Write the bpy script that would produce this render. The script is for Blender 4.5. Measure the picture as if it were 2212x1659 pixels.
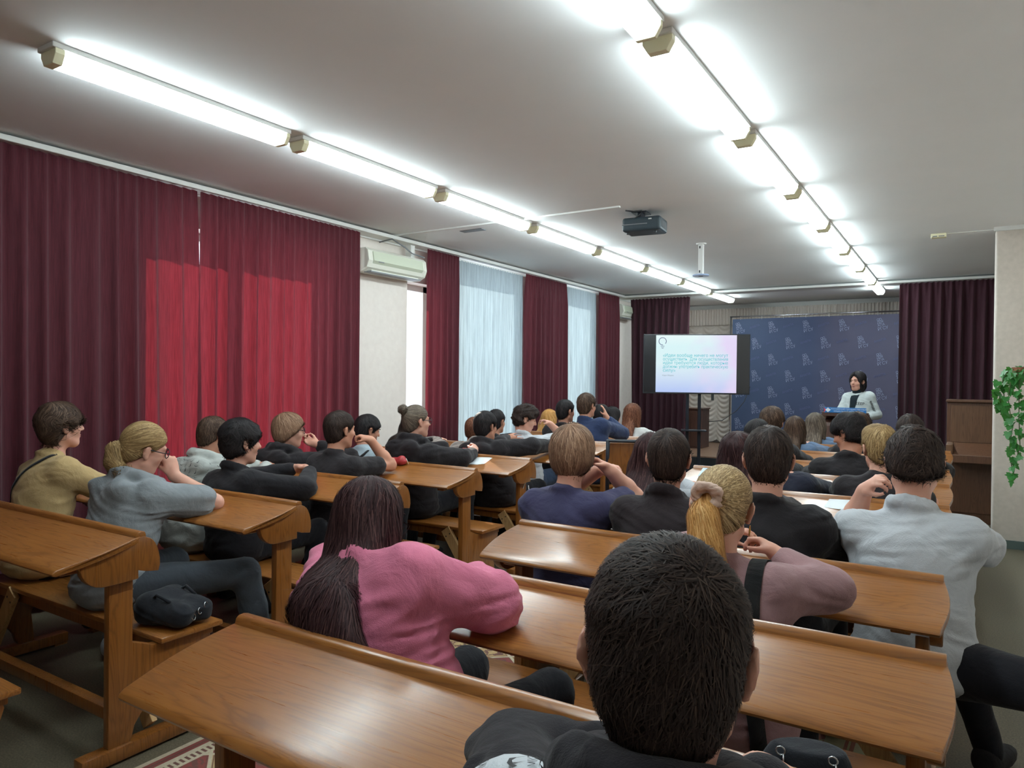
import bpy, bmesh, math, random
import numpy as np
from mathutils import Vector, Matrix, geometry
for o in list(bpy.data.objects):
    bpy.data.objects.remove(o, do_unlink=True)
S = bpy.context.scene
COL = S.collection
H = 1.39          # camera height above the floor; everything below is in metres, y runs towards the stage
# ---------------------------------------------------------------- camera
cam_d = bpy.data.cameras.new('camera'); cam = bpy.data.objects.new('camera', cam_d); COL.objects.link(cam)
cam_d.sensor_fit = 'HORIZONTAL'; cam_d.sensor_width = 36.0; cam_d.lens = 1544.25 / 2212 * 36
cam_d.clip_start = 0.03; cam_d.clip_end = 200
RC = ((0.846487171, -0.0132694447, 0.532243732), (0.532299655, 0.000822296, -0.84655561), (0.0107956609, 0.999911619, 0.00775938389))
m4 = Matrix([list(r) + [0] for r in RC] + [[0, 0, 0, 1]]); m4.translation = (0, 0, H)
cam.matrix_world = m4
S.camera = cam
# ---------------------------------------------------------------- daylight and exposure
W = bpy.data.worlds.new('sky'); S.world = W; W.use_nodes = True
W.node_tree.nodes['Background'].inputs[0].default_value = (0.80, 0.90, 1.0, 1)
W.node_tree.nodes['Background'].inputs[1].default_value = 3.2
sun_d = bpy.data.lights.new('sun', 'SUN'); sun_d.energy = 9.0; sun_d.angle = math.radians(0.6); sun_d.color = (1.0, 0.93, 0.82)
sun = bpy.data.objects.new('sun', sun_d); COL.objects.link(sun)
sun.rotation_euler = Vector((1.5, -1.1, -0.95)).to_track_quat('-Z', 'Y').to_euler()
sun.location = (-9, 8, 8)
S.view_settings.view_transform = 'Standard'; S.view_settings.look = 'None'
S.view_settings.gamma = 1.0; S.view_settings.use_curve_mapping = False
S.view_settings.exposure = 0.24
LAMP = 25.0        # strength of the fluorescent diffusers
try:
    S.cycles.max_bounces = 8; S.cycles.diffuse_bounces = 6; S.cycles.sample_clamp_indirect = 6
except Exception:
    pass
# ---------------------------------------------------------------- materials
def srgb(r, g, b):
    f = lambda c: (c / 255 / 12.92) if c / 255 <= 0.04045 else ((c / 255 + 0.055) / 1.055) ** 2.4
    return (f(r), f(g), f(b), 1)
class NT:
    def __init__(s, name):
        s.m = bpy.data.materials.new(name); s.m.use_nodes = True; s.t = s.m.node_tree; s.t.nodes.clear()
        s.out = s.n('ShaderNodeOutputMaterial')
    def n(s, kind, **kw):
        x = s.t.nodes.new(kind)
        for k, v in kw.items(): setattr(x, k, v)
        return x
    def l(s, a, b): s.t.links.new(a, b)
    def mapping(s, scale, coord='Object', rnd=False):
        tc = s.n('ShaderNodeTexCoord'); mp = s.n('ShaderNodeMapping'); mp.inputs['Scale'].default_value = scale
        s.l(tc.outputs[coord], mp.inputs['Vector'])
        if rnd:
            oi = s.n('ShaderNodeObjectInfo'); mu = s.n('ShaderNodeMath', operation='MULTIPLY'); mu.inputs[1].default_value = 37.0
            s.l(oi.outputs['Random'], mu.inputs[0]); s.l(mu.outputs[0], mp.inputs['Location'])
        return mp.outputs[0]
    def noise(s, vec, scale=5, detail=4, rough=0.55, dist=0.0):
        x = s.n('ShaderNodeTexNoise'); x.inputs['Scale'].default_value = scale; x.inputs['Detail'].default_value = detail
        x.inputs['Roughness'].default_value = rough; x.inputs['Distortion'].default_value = dist
        if vec is not None: s.l(vec, x.inputs['Vector'])
        return x.outputs['Fac']
    def ramp(s, fac, stops):
        r = s.n('ShaderNodeValToRGB'); e = r.color_ramp.elements
        while len(e) > 1: e.remove(e[0])
        e[0].position = stops[0][0]; e[0].color = stops[0][1]
        for p, c in stops[1:]:
            q = e.new(p); q.color = c
        s.l(fac, r.inputs[0]); return r.outputs[0]
    def mix(s, a, b, fac):
        x = s.n('ShaderNodeMix', data_type='RGBA')
        for v, i in ((fac, 0), (a, 6), (b, 7)):
            if isinstance(v, (tuple, float, int)): x.inputs[i].default_value = v
            else: s.l(v, x.inputs[i])
        return x.outputs[2]
    def math(s, op, a, b=0.0):
        x = s.n('ShaderNodeMath', operation=op)
        for v, i in ((a, 0), (b, 1)):
            if isinstance(v, (float, int)): x.inputs[i].default_value = v
            else: s.l(v, x.inputs[i])
        return x.outputs[0]
    def bsdf(s, color, rough=0.6, spec=0.5, metal=0.0, coat=0.0, sheen=0.0, sss=0.0, bump=None, bstr=0.2, bdist=0.01, emis=None, estr=0.0, transl=None):
        b = s.n('ShaderNodeBsdfPrincipled')
        if isinstance(color, tuple): b.inputs['Base Color'].default_value = color
        else: s.l(color, b.inputs['Base Color'])
        if isinstance(rough, float): b.inputs['Roughness'].default_value = rough
        else: s.l(rough, b.inputs['Roughness'])
        b.inputs['Specular IOR Level'].default_value = spec; b.inputs['Metallic'].default_value = metal
        b.inputs['Coat Weight'].default_value = coat; b.inputs['Coat Roughness'].default_value = 0.22
        b.inputs['Sheen Weight'].default_value = sheen
        if sss: b.inputs['Subsurface Weight'].default_value = sss; b.inputs['Subsurface Radius'].default_value = (0.012, 0.005, 0.003); b.inputs['Subsurface Scale'].default_value = 1.0
        if bump is not None:
            bp = s.n('ShaderNodeBump'); bp.inputs['Strength'].default_value = bstr; bp.inputs['Distance'].default_value = bdist
            s.l(bump, bp.inputs['Height']); s.l(bp.outputs[0], b.inputs['Normal'])
        if emis is not None:
            if isinstance(emis, tuple): b.inputs['Emission Color'].default_value = emis
            else: s.l(emis, b.inputs['Emission Color'])
            b.inputs['Emission Strength'].default_value = estr
        if transl is not None:
            tr = s.n('ShaderNodeBsdfTranslucent')
            col, f = transl
            if isinstance(col, tuple): tr.inputs['Color'].default_value = col
            else: s.l(col, tr.inputs['Color'])
            mx = s.n('ShaderNodeMixShader'); mx.inputs[0].default_value = f
            s.l(b.outputs[0], mx.inputs[1]); s.l(tr.outputs[0], mx.inputs[2]); s.l(mx.outputs[0], s.out.inputs[0])
        else:
            s.l(b.outputs[0], s.out.inputs[0])
        return s.m
def plain(name, c, rough=0.6, **kw):
    t = NT(name); return t.bsdf(c, rough, **kw)
def mottled(name, c1, c2, scale=(8, 8, 8), nscale=4, rough=0.7, bstr=0.15, bdist=0.005, rnd=False, **kw):
    t = NT(name); v = t.mapping(scale, rnd=rnd); f = t.noise(v, nscale, 5)
    return t.bsdf(t.ramp(f, [(0.3, c1), (0.7, c2)]), rough, bump=f, bstr=bstr, bdist=bdist, **kw)
def wood(name, light, mid, dark, axis='x', rough=0.26, coat=0.6, big=1.0):
    t = NT(name)
    k = 'xyz'.index(axis)
    def sc(a, b): return tuple((a if i == k else b) * big for i in range(3))
    g1 = t.noise(t.mapping(sc(0.9, 9), rnd=True), 1.0, 3, 0.5, 2.2)           # broad cathedral figure
    rings = t.math('FRACT', t.math('MULTIPLY', g1, 9.0)); rings = t.math('ABSOLUTE', t.math('SUBTRACT', rings, 0.5))
    fine = t.noise(t.mapping(sc(3.0, 110), rnd=True), 1.5, 4, 0.6)             # pores
    blot = t.noise(t.mapping((2.2, 2.2, 2.2), rnd=True), 1.3, 2)
    c = t.ramp(rings, [(0.02, dark), (0.16, mid), (0.5, light)])
    c = t.mix(mid, c, 0.55)
    c = t.mix(c, dark, t.math('MULTIPLY', t.ramp(fine, [(0.50, (0, 0, 0, 1)), (0.75, (1, 1, 1, 1))]), 0.32))
    c = t.mix(c, light, t.math('MULTIPLY', blot, 0.4))
    rg = t.ramp(fine, [(0.3, (rough,) * 3 + (1,)), (0.8, (rough + 0.14,) * 3 + (1,))])
    return t.bsdf(c, rg, spec=0.5, coat=coat, bump=fine, bstr=0.10, bdist=0.002)
M = {}
M['desk'] = wood('desk_wood', srgb(160, 104, 48), srgb(142, 87, 36), srgb(98, 58, 24))
M['desk_side'] = wood('desk_side_wood', srgb(148, 94, 42), srgb(130, 78, 32), srgb(94, 55, 22), axis='z')
M['pine'] = wood('pine_plank', srgb(214, 176, 122), srgb(200, 158, 104), srgb(170, 122, 76), axis='z', rough=0.5, coat=0.0)
M['piano'] = wood('piano_wood', srgb(112, 78, 56), srgb(98, 64, 46), srgb(72, 46, 34), axis='z', rough=0.35)
M['pianopanel'] = wood('piano_panel_wood', srgb(122, 88, 64), srgb(106, 74, 52), srgb(80, 54, 40), axis='z', rough=0.4, coat=0.2)
M['lectern'] = wood('lectern_wood', srgb(96, 66, 54), srgb(80, 54, 46), srgb(58, 40, 36), axis='z', rough=0.35)
M['ceiling'] = mottled('ceiling_paint', srgb(238, 241, 242), srgb(242, 244, 245), (1, 1, 1), 2, 0.8, 0.05)
M['wall'] = mottled('wall_plaster', srgb(224, 214, 207), srgb(230, 221, 214), (3, 3, 3), 6, 0.8, 0.2, 0.003)
M['wall_beige'] = mottled('wall_beige_plaster', srgb(205, 196, 186), srgb(216, 206, 196), (3, 3, 3), 8, 0.85, 0.2, 0.003)
M['white'] = plain('white_paint', srgb(225, 225, 222), 0.45)
M['cream'] = plain('cream_plastic', srgb(244, 240, 206), 0.4)
M['acwhite'] = plain('ac_plastic', srgb(226, 226, 214), 0.35)
M['acgreen'] = plain('ac_front', srgb(200, 206, 186), 0.35)
M['black'] = plain('black_plastic', srgb(34, 36, 40), 0.4)
M['blackmetal'] = plain('black_metal', srgb(30, 34, 44), 0.35, metal=0.3)
M['steel'] = plain('steel', srgb(190, 192, 196), 0.25, metal=1.0)
M['grey'] = plain('grey_plastic', srgb(120, 124, 128), 0.5)
M['gold'] = plain('gold', srgb(214, 170, 90), 0.25, metal=1.0)
M['screwdark'] = plain('screw', srgb(60, 48, 36), 0.5)
# floor: grey beige speckled linoleum
t = NT('linoleum'); v = t.mapping((1, 1, 1)); f1 = t.noise(v, 140, 2, 0.6); f2 = t.noise(v, 1.6, 3)
c = t.ramp(f1, [(0.30, srgb(78, 72, 60)), (0.5, srgb(104, 97, 80)), (0.72, srgb(126, 118, 98))])
M['floor'] = t.bsdf(t.mix(c, srgb(98, 92, 78), t.math('MULTIPLY', f2, 0.35)), 0.42, spec=0.4)
# maroon curtain: thick cloth, lets some sun through
def curtain_mat(name, base, tr, f, vscale=(60, 60, 3)):
    t = NT(name); v = t.mapping(vscale); n = t.noise(v, 2.2, 4, 0.6)
    lo = tuple(x * 0.72 for x in base[:3]) + (1,)
    tl = tuple(x * 0.55 for x in tr[:3]) + (1,)
    return t.bsdf(t.ramp(n, [(0.3, lo), (0.7, base)]), 0.95, spec=0.15, sheen=0.15, bump=n, bstr=0.25, bdist=0.004, transl=(t.ramp(n, [(0.32, tl), (0.68, tr)]), f))
M['curtain'] = curtain_mat('maroon_curtain', srgb(94, 48, 57), srgb(156, 42, 54), 0.20)
M['stagecurtain'] = curtain_mat('stage_curtain', srgb(72, 44, 53), srgb(90, 30, 40), 0.05)
M['tulle'] = curtain_mat('white_sheer', srgb(206, 216, 220), srgb(122, 138, 146), 0.5, (30, 30, 1))
M['ruched'] = mottled('ruched_curtain', srgb(206, 196, 186), srgb(218, 208, 200), (30, 30, 30), 3, 0.8, 0.1, 0.003)
t = NT('window_glass'); a = t.n('ShaderNodeBsdfTransparent'); b = t.n('ShaderNodeBsdfGlossy'); b.inputs['Roughness'].default_value = 0.02
x = t.n('ShaderNodeMixShader'); x.inputs[0].default_value = 0.07; t.l(a.outputs[0], x.inputs[1]); t.l(b.outputs[0], x.inputs[2]); t.l(x.outputs[0], t.out.inputs[0]); M['glass'] = t.m
t = NT('lamp_diffuser'); M['lamp'] = t.bsdf(srgb(235, 245, 245), 0.4, emis=(0.84, 0.98, 1.0, 1), estr=LAMP)
def cloth(name, c, var=0.82, nsc=9.0, rough=0.92, sheen=0.1, fold=0.35, weave=True):
    t = NT(name); v = t.mapping((1, 1, 1)); n = t.noise(v, nsc, 4, 0.5, 0.6)
    lo = tuple(x * var for x in c[:3]) + (1,)
    bumph = n
    if weave:
        w = t.noise(v, 420, 1); bumph = t.math('ADD', n, t.math('MULTIPLY', w, 0.06))
    return t.bsdf(t.ramp(n, [(0.3, lo), (0.7, c)]), rough, spec=0.2, sheen=sheen, bump=bumph, bstr=fold, bdist=0.045)
def skin(name, c):
    t = NT(name); v = t.mapping((1, 1, 1)); n = t.noise(v, 26, 3)
    r = (min(1, c[0] * 1.08), c[1] * 0.84, c[2] * 0.80, 1)
    return t.bsdf(t.mix(c, r, t.math('MULTIPLY', n, 0.8)), 0.5, spec=0.35, sss=0.08)
def hairmat(name, dark, mid, light, rough=0.58):
    t = NT(name); a = t.n('ShaderNodeAttribute'); a.attribute_name = 'hv'
    return t.bsdf(t.ramp(a.outputs['Fac'], [(0.0, dark), (0.5, mid), (1.0, light)]), rough, spec=0.18)
# ---------------------------------------------------------------- object helpers
def new_obj(name, mesh, mat=None, parent=None, loc=None, smooth=False):
    o = bpy.data.objects.new(name, mesh); COL.objects.link(o)
    if mat is not None:
        mesh.materials.clear(); mesh.materials.append(M[mat] if isinstance(mat, str) else mat)
    if parent is not None: o.parent = parent
    if loc is not None: o.location = loc
    if smooth: mesh.polygons.foreach_set('use_smooth', [True] * len(mesh.polygons))
    return o
def tag(o, label=None, cat=None, group=None, kind=None):
    for k, v in (('label', label), ('category', cat), ('group', group), ('kind', kind)):
        if v: o[k] = v
    return o
def empty(name, loc=(0, 0, 0), rz=0.0):
    o = bpy.data.objects.new(name, None); COL.objects.link(o); o.location = loc; o.rotation_euler = (0, 0, rz); o.empty_display_size = 0.1
    return o
class MB:
    """collects closed shapes into one mesh"""
    def __init__(s): s.b = bmesh.new()
    def box(s, lo, hi, bev=0.0, seg=2):
        r = bmesh.ops.create_cube(s.b, size=1.0); vs = r['verts']
        for v in vs: v.co = Vector([lo[i] + (v.co[i] + 0.5) * (hi[i] - lo[i]) for i in range(3)])
        if bev > 0:
            es = list({e for v in vs for e in v.link_edges})
            bmesh.ops.bevel(s.b, geom=es, offset=bev, segments=seg, affect='EDGES', profile=0.5)
        return s
    def prism(s, pts, axis, a, b, bev=0.0, seg=2):
        """pts: outline in the plane across axis; extruded from a to b"""
        def P(p, q): return {0: (q, p[0], p[1]), 1: (p[0], q, p[1]), 2: (p[0], p[1], q)}[axis]
        fa = a if callable(a) else (lambda p: a); fb = b if callable(b) else (lambda p: b)
        v0 = [s.b.verts.new(P(p, fa(p))) for p in pts]; v1 = [s.b.verts.new(P(p, fb(p))) for p in pts]
        fs = [s.b.faces.new(v0), s.b.faces.new(v1)]
        n = len(pts)
        for i in range(n): fs.append(s.b.faces.new((v0[i], v0[(i + 1) % n], v1[(i + 1) % n], v1[i])))
        bmesh.ops.recalc_face_normals(s.b, faces=fs)
        if bev > 0:
            es = list({e for f in fs[:2] for e in f.edges})
            bmesh.ops.bevel(s.b, geom=es, offset=bev, segments=seg, affect='EDGES', profile=0.5)
        return s
    def tube(s, pts, r, n=8, close=True):
        pts = [Vector(p) for p in pts]; rs = r if isinstance(r, (list, tuple)) else [r] * len(pts)
        rings = []; up = None
        for i, p in enumerate(pts):
            d = (pts[min(i + 1, len(pts) - 1)] - pts[max(i - 1, 0)]).normalized()
            if up is None: up = d.orthogonal().normalized()
            up = (up - d * up.dot(d)).normalized(); w = d.cross(up)
            rings.append([s.b.verts.new(p + (up * math.cos(2 * math.pi * k / n) + w * math.sin(2 * math.pi * k / n)) * rs[i]) for k in range(n)])
        for a, b in zip(rings[:-1], rings[1:]):
            for k in range(n): s.b.faces.new((a[k], a[(k + 1) % n], b[(k + 1) % n], b[k]))
        if close: s.b.faces.new(list(reversed(rings[0]))); s.b.faces.new(rings[-1])
        return s
    def lathe(s, prof, c=(0, 0, 0), n=24):
        rings = [[s.b.verts.new((c[0] + r * math.cos(2 * math.pi * k / n), c[1] + r * math.sin(2 * math.pi * k / n), c[2] + z)) for k in range(n)] for r, z in prof]
        for a, b in zip(rings[:-1], rings[1:]):
            for k in range(n): s.b.faces.new((a[k], a[(k + 1) % n], b[(k + 1) % n], b[k]))
        s.b.faces.new(list(reversed(rings[0]))); s.b.faces.new(rings[-1]); return s
    def ring(s, c, R, r, nrm=(0, 1, 0), n=20, m=6, a0=0.0, a1=2 * math.pi):
        nrm = Vector(nrm).normalized(); u = nrm.orthogonal().normalized(); w = nrm.cross(u); c = Vector(c)
        full = abs(a1 - a0 - 2 * math.pi) < 1e-4; k = n if full else n + 1
        rg = []
        for i in range(k):
            a = a0 + (a1 - a0) * i / n; d = u * math.cos(a) + w * math.sin(a)
            rg.append([s.b.verts.new(c + d * (R + r * math.cos(2 * math.pi * j / m)) + nrm * r * math.sin(2 * math.pi * j / m)) for j in range(m)])
        for i in range(n):
            A, B = rg[i], rg[(i + 1) % k]
            for j in range(m): s.b.faces.new((A[j], A[(j + 1) % m], B[(j + 1) % m], B[j]))
        return s
    def mesh(s, name):
        bmesh.ops.recalc_face_normals(s.b, faces=s.b.faces)
        me = bpy.data.meshes.new(name); s.b.to_mesh(me); s.b.free(); return me
    def obj(s, name, mat, parent=None, loc=None, smooth=False):
        return new_obj(name, s.mesh(name), mat, parent, loc, smooth)
def autosmooth(o, ang=40):
    me = o.data
    me.polygons.foreach_set('use_smooth', [True] * len(me.polygons))
    try: me.set_sharp_from_angle(angle=math.radians(ang))
    except Exception: pass
    return o
def np_mesh(name, V, F):
    me = bpy.data.meshes.new(name); V = np.asarray(V, np.float32); F = np.asarray(F, np.int32)
    me.vertices.add(len(V)); me.vertices.foreach_set('co', V.ravel())
    k = F.shape[1]; me.loops.add(F.size); me.loops.foreach_set('vertex_index', F.ravel())
    me.polygons.add(len(F)); me.polygons.foreach_set('loop_start', np.arange(0, F.size, k, dtype=np.int32))
    me.polygons.foreach_set('use_smooth', np.ones(len(F), bool))
    me.update(calc_edges=True); return me
def text_mesh(s, size, font_space=1.0, align='LEFT', word=1.0, bold=0.0):
    """lettering as a flat mesh; every contour is filled on its own so overlapping strokes stay whole"""
    cu = bpy.data.curves.new('lettering', 'FONT'); cu.body = s; cu.size = 1.0; cu.align_x = align; cu.space_character = font_space; cu.space_word = word; cu.offset = bold
    cu.fill_mode = 'NONE'; cu.resolution_u = 4
    ob = bpy.data.objects.new('lettering', cu); COL.objects.link(ob)
    dg = bpy.context.evaluated_depsgraph_get(); m0 = bpy.data.meshes.new_from_object(ob.evaluated_get(dg)); bpy.data.objects.remove(ob, do_unlink=True)
    co = [Vector((v.co.x, v.co.y, 0)) for v in m0.vertices]; nb = {}
    for ed in m0.edges: a, b = ed.vertices; nb.setdefault(a, []).append(b); nb.setdefault(b, []).append(a)
    loops = []; seen = set()
    for st in range(len(co)):
        if st in seen or st not in nb: continue
        lp = [st]; seen.add(st); cur = st; nxt = max(nb[st]) if abs(max(nb[st]) - st) != 1 and min(nb[st]) == st + 1 else None
        nxt = st + 1 if st + 1 in nb[st] else nb[st][0]
        while nxt not in seen:
            lp.append(nxt); seen.add(nxt); cur = nxt; c2 = [k for k in nb[cur] if k not in seen]
            if not c2: break
            nxt = c2[0]
        if len(lp) > 2: loops.append(lp)
    bpy.data.meshes.remove(m0)
    ar = [sum(co[l[k]].x * co[l[(k + 1) % len(l)]].y - co[l[(k + 1) % len(l)]].x * co[l[k]].y for k in range(len(l))) for l in loops]
    def inside(p, l):
        r = False
        for k in range(len(l)):
            a, b = co[l[k]], co[l[k - 1]]
            if (a.y > p.y) != (b.y > p.y) and p.x < (b.x - a.x) * (p.y - a.y) / (b.y - a.y) + a.x: r = not r
        return r
    hole = {}
    for k, l in enumerate(loops):
        cs = [m for m, o_ in enumerate(loops) if m != k and abs(ar[m]) > abs(ar[k]) and ar[m] * ar[k] < 0 and sum(inside(co[x], o_) for x in l) >= 0.6 * len(l)]
        if cs: hole[k] = min(cs, key=lambda m: abs(ar[m]))
    bm = bmesh.new()
    for k_, l in enumerate(loops):
        if k_ in hole: continue
        poly = [[co[k] for k in l]] + [[co[k] for k in loops[h]] for h, m in hole.items() if m == k_]
        flat = [p for q_ in poly for p in q_]; vs = [bm.verts.new(p * size) for p in flat]
        for tr in geometry.tessellate_polygon(poly):
            try: f = bm.faces.new([vs[k] for k in tr])
            except ValueError: continue
            f.normal_update()
            if f.normal.z < 0: f.normal_flip()
    me = bpy.data.meshes.new('lettering'); bm.to_mesh(me); bm.free(); return me
def copy_tree(o, parent=None):
    c = o.copy(); COL.objects.link(c); c.parent = parent
    for ch in o.children: copy_tree(ch, c)
    return c
# ---------------------------------------------------------------- smooth bodies: signed distance field on a grid, meshed with surface nets
def unit(v): v = np.asarray(v, float); return v / (np.linalg.norm(v) + 1e-12)
def cap(a, b, ra, rb=None, k=0.02, op='u'): return ('c', np.asarray(a, float), np.asarray(b, float), ra, ra if rb is None else rb, k, op)
def ell(c, r, R=None, k=0.02, op='u'): return ('e', np.asarray(c, float), np.asarray(r, float), np.eye(3) if R is None else R, 0, k, op)
def pln(p, n, k=0.01): return ('p', np.asarray(p, float), unit(n), 0, 0, k, 'i')     # keeps the side the normal points to
def chain(pts, rs, k=0.02):
    return [cap(pts[i], pts[i + 1], rs[i], rs[i + 1], k) for i in range(len(pts) - 1)]
class Field:
    def __init__(s, prims, h, noise=None, pad=0.03):
        lo = np.full(3, 1e9); hi = -lo
        bb = []
        for q in prims:
            if q[0] == 'c':
                r = max(q[3], q[4]); a = np.minimum(q[1], q[2]) - r; b = np.maximum(q[1], q[2]) + r
            elif q[0] == 'e':
                e = np.sqrt(((q[3] * q[2]) ** 2).sum(1)); a = q[1] - e; b = q[1] + e
            else: a = b = None
            bb.append((a, b))
            if a is not None and q[6] == 'u': lo = np.minimum(lo, a); hi = np.maximum(hi, b)
        s.lo = lo - pad; s.h = h; n = np.ceil((hi + pad - s.lo) / h).astype(int) + 1; s.n = n
        D = np.full(n, 0.5, np.float32)
        ax = [s.lo[i] + h * np.arange(n[i]) for i in range(3)]
        for q, (a, b) in zip(prims, bb):
            if q[0] == 'p':
                d = -((ax[0] - q[1][0])[:, None, None] * q[2][0] + (ax[1] - q[1][1])[None, :, None] * q[2][1] + (ax[2] - q[1][2])[None, None, :] * q[2][2]).astype(np.float32)
                k = q[5]; hh = np.maximum(k - np.abs(D - d), 0) / k; D = np.maximum(D, d) + hh * hh * k * 0.25; continue
            mg = 0.035
            i0 = np.clip(np.floor((a - mg - s.lo) / h).astype(int), 0, n); i1 = np.clip(np.ceil((b + mg - s.lo) / h).astype(int) + 1, 0, n)
            if (i1 <= i0).any(): continue
            X = ax[0][i0[0]:i1[0]][:, None, None] ; Y = ax[1][i0[1]:i1[1]][None, :, None]; Z = ax[2][i0[2]:i1[2]][None, None, :]
            if q[0] == 'c':
                A = q[1]; ab = q[2] - A; L = ab @ ab + 1e-12
                px, py, pz = X - A[0], Y - A[1], Z - A[2]
                tt = np.clip((px * ab[0] + py * ab[1] + pz * ab[2]) / L, 0, 1)
                d = np.sqrt((px - tt * ab[0]) ** 2 + (py - tt * ab[1]) ** 2 + (pz - tt * ab[2]) ** 2) - (q[3] + (q[4] - q[3]) * tt)
            else:
                R = q[3]; px, py, pz = X - q[1][0], Y - q[1][1], Z - q[1][2]
                u = [(px * R[0, j] + py * R[1, j] + pz * R[2, j]) for j in range(3)]
                k0 = np.sqrt(sum((u[j] / q[2][j]) ** 2 for j in range(3))); k1 = np.sqrt(sum((u[j] / q[2][j] ** 2) ** 2 for j in range(3))) + 1e-9
                d = k0 * (k0 - 1) / k1
            d = d.astype(np.float32)
            sl = (slice(i0[0], i1[0]), slice(i0[1], i1[1]), slice(i0[2], i1[2])); G = D[sl]; k = q[5]
            if q[6] == 'u':
                hh = np.maximum(k - np.abs(G - d), 0) / k; D[sl] = np.minimum(G, d) - hh * hh * k * 0.25
            else:
                d = -d; hh = np.maximum(k - np.abs(G - d), 0) / k; D[sl] = np.maximum(G, d) + hh * hh * k * 0.25
        if noise is not None: D = D + noise(ax[0][:, None, None], ax[1][None, :, None], ax[2][None, None, :]).astype(np.float32)
        D[0] = D[-1] = 0.5; D[:, 0] = D[:, -1] = 0.5; D[:, :, 0] = D[:, :, -1] = 0.5
        s.D = D
    def mesh(s):
        D = s.D; I = D < 0
        c = np.zeros(np.array(D.shape) - 1, np.int8)
        for dx in (0, 1):
            for dy in (0, 1):
                for dz in (0, 1): c += I[dx:D.shape[0] - 1 + dx, dy:D.shape[1] - 1 + dy, dz:D.shape[2] - 1 + dz]
        act = (c > 0) & (c < 8); idx = np.full(c.shape, -1, np.int32); C = np.argwhere(act); idx[act] = np.arange(len(C), dtype=np.int32)
        co = np.array([(x, y, z) for x in (0, 1) for y in (0, 1) for z in (0, 1)])
        val = np.stack([D[C[:, 0] + o[0], C[:, 1] + o[1], C[:, 2] + o[2]] for o in co], 1)
        acc = np.zeros((len(C), 3)); cnt = np.zeros(len(C))
        for a in range(8):
            for b in range(a + 1, 8):
                if np.abs(co[a] - co[b]).sum() != 1: continue
                m = (val[:, a] < 0) != (val[:, b] < 0)
                tt = val[m, a] / (val[m, a] - val[m, b]); acc[m] += co[a] + tt[:, None] * (co[b] - co[a]); cnt[m] += 1
        V = s.lo + (C + acc / cnt[:, None]) * s.h
        Q = []
        for ax in range(3):
            u, w = (ax + 1) % 3, (ax + 2) % 3
            A = np.moveaxis(I, (ax, u, w), (0, 1, 2)); J = np.moveaxis(idx, (ax, u, w), (0, 1, 2))
            e = A[:-1, 1:-1, 1:-1] != A[1:, 1:-1, 1:-1]; P = np.argwhere(e)
            if len(P) == 0: continue
            i, j, k = P[:, 0], P[:, 1] + 1, P[:, 2] + 1
            q = np.stack([J[i, j - 1, k - 1], J[i, j, k - 1], J[i, j, k], J[i, j - 1, k]], 1)
            fl = ~A[i, j, k]; q[fl] = q[fl][:, ::-1]; Q.append(q)
        F = np.concatenate(Q); F = F[(F >= 0).all(1)]
        return V, F
    def sample(s, P):
        g = np.clip((P - s.lo) / s.h, 0, np.array(s.n) - 1.001); i = g.astype(int); f = g - i; r = 0
        for dx in (0, 1):
            for dy in (0, 1):
                for dz in (0, 1):
                    wgt = (f[:, 0] if dx else 1 - f[:, 0]) * (f[:, 1] if dy else 1 - f[:, 1]) * (f[:, 2] if dz else 1 - f[:, 2])
                    r = r + wgt * s.D[i[:, 0] + dx, i[:, 1] + dy, i[:, 2] + dz]
        return r
    def grad(s, P):
        e = s.h
        g = np.stack([s.sample(P + e * np.eye(3)[i]) - s.sample(P - e * np.eye(3)[i]) for i in range(3)], 1)
        return g / (np.linalg.norm(g, axis=1, keepdims=True) + 1e-9)
    def snap(s, P, off=0.0, it=6):
        P = np.array(P, float)
        for _ in range(it): P = P - s.grad(P) * np.clip(s.sample(P) - off, -0.03, 0.03)[:, None]
        return P
def snap_ribbon(fields, pts, width, off=0.004, n=40, thick=0.003):
    """a flat strap laid over a body surface through the given points"""
    pts = np.asarray(pts, float); seg = np.linalg.norm(np.diff(pts, axis=0), axis=1); t = np.concatenate([[0], np.cumsum(seg)]); u = np.linspace(0, t[-1], n)
    P = np.stack([np.interp(u, t, pts[:, i]) for i in range(3)], 1)
    for _ in range(3): P[1:-1] = (P[:-2] + 2 * P[1:-1] + P[2:]) / 4
    P = fields.snap(P, off)
    for _ in range(2): P[1:-1] = (P[:-2] + 2 * P[1:-1] + P[2:]) / 4
    N = fields.grad(P); T = np.gradient(P, axis=0); B = np.cross(T, N); B /= np.linalg.norm(B, axis=1, keepdims=True) + 1e-9
    rows = [P + B * width / 2, P - B * width / 2, P - B * width / 2 + N * thick, P + B * width / 2 + N * thick]
    V = np.stack(rows, 1).reshape(-1, 3); F = []
    for i in range(n - 1):
        for j in range(4): a, b = 4 * i + j, 4 * i + (j + 1) % 4; F.append((a, b, b + 4, a + 4))
    return V, np.array(F)
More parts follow.
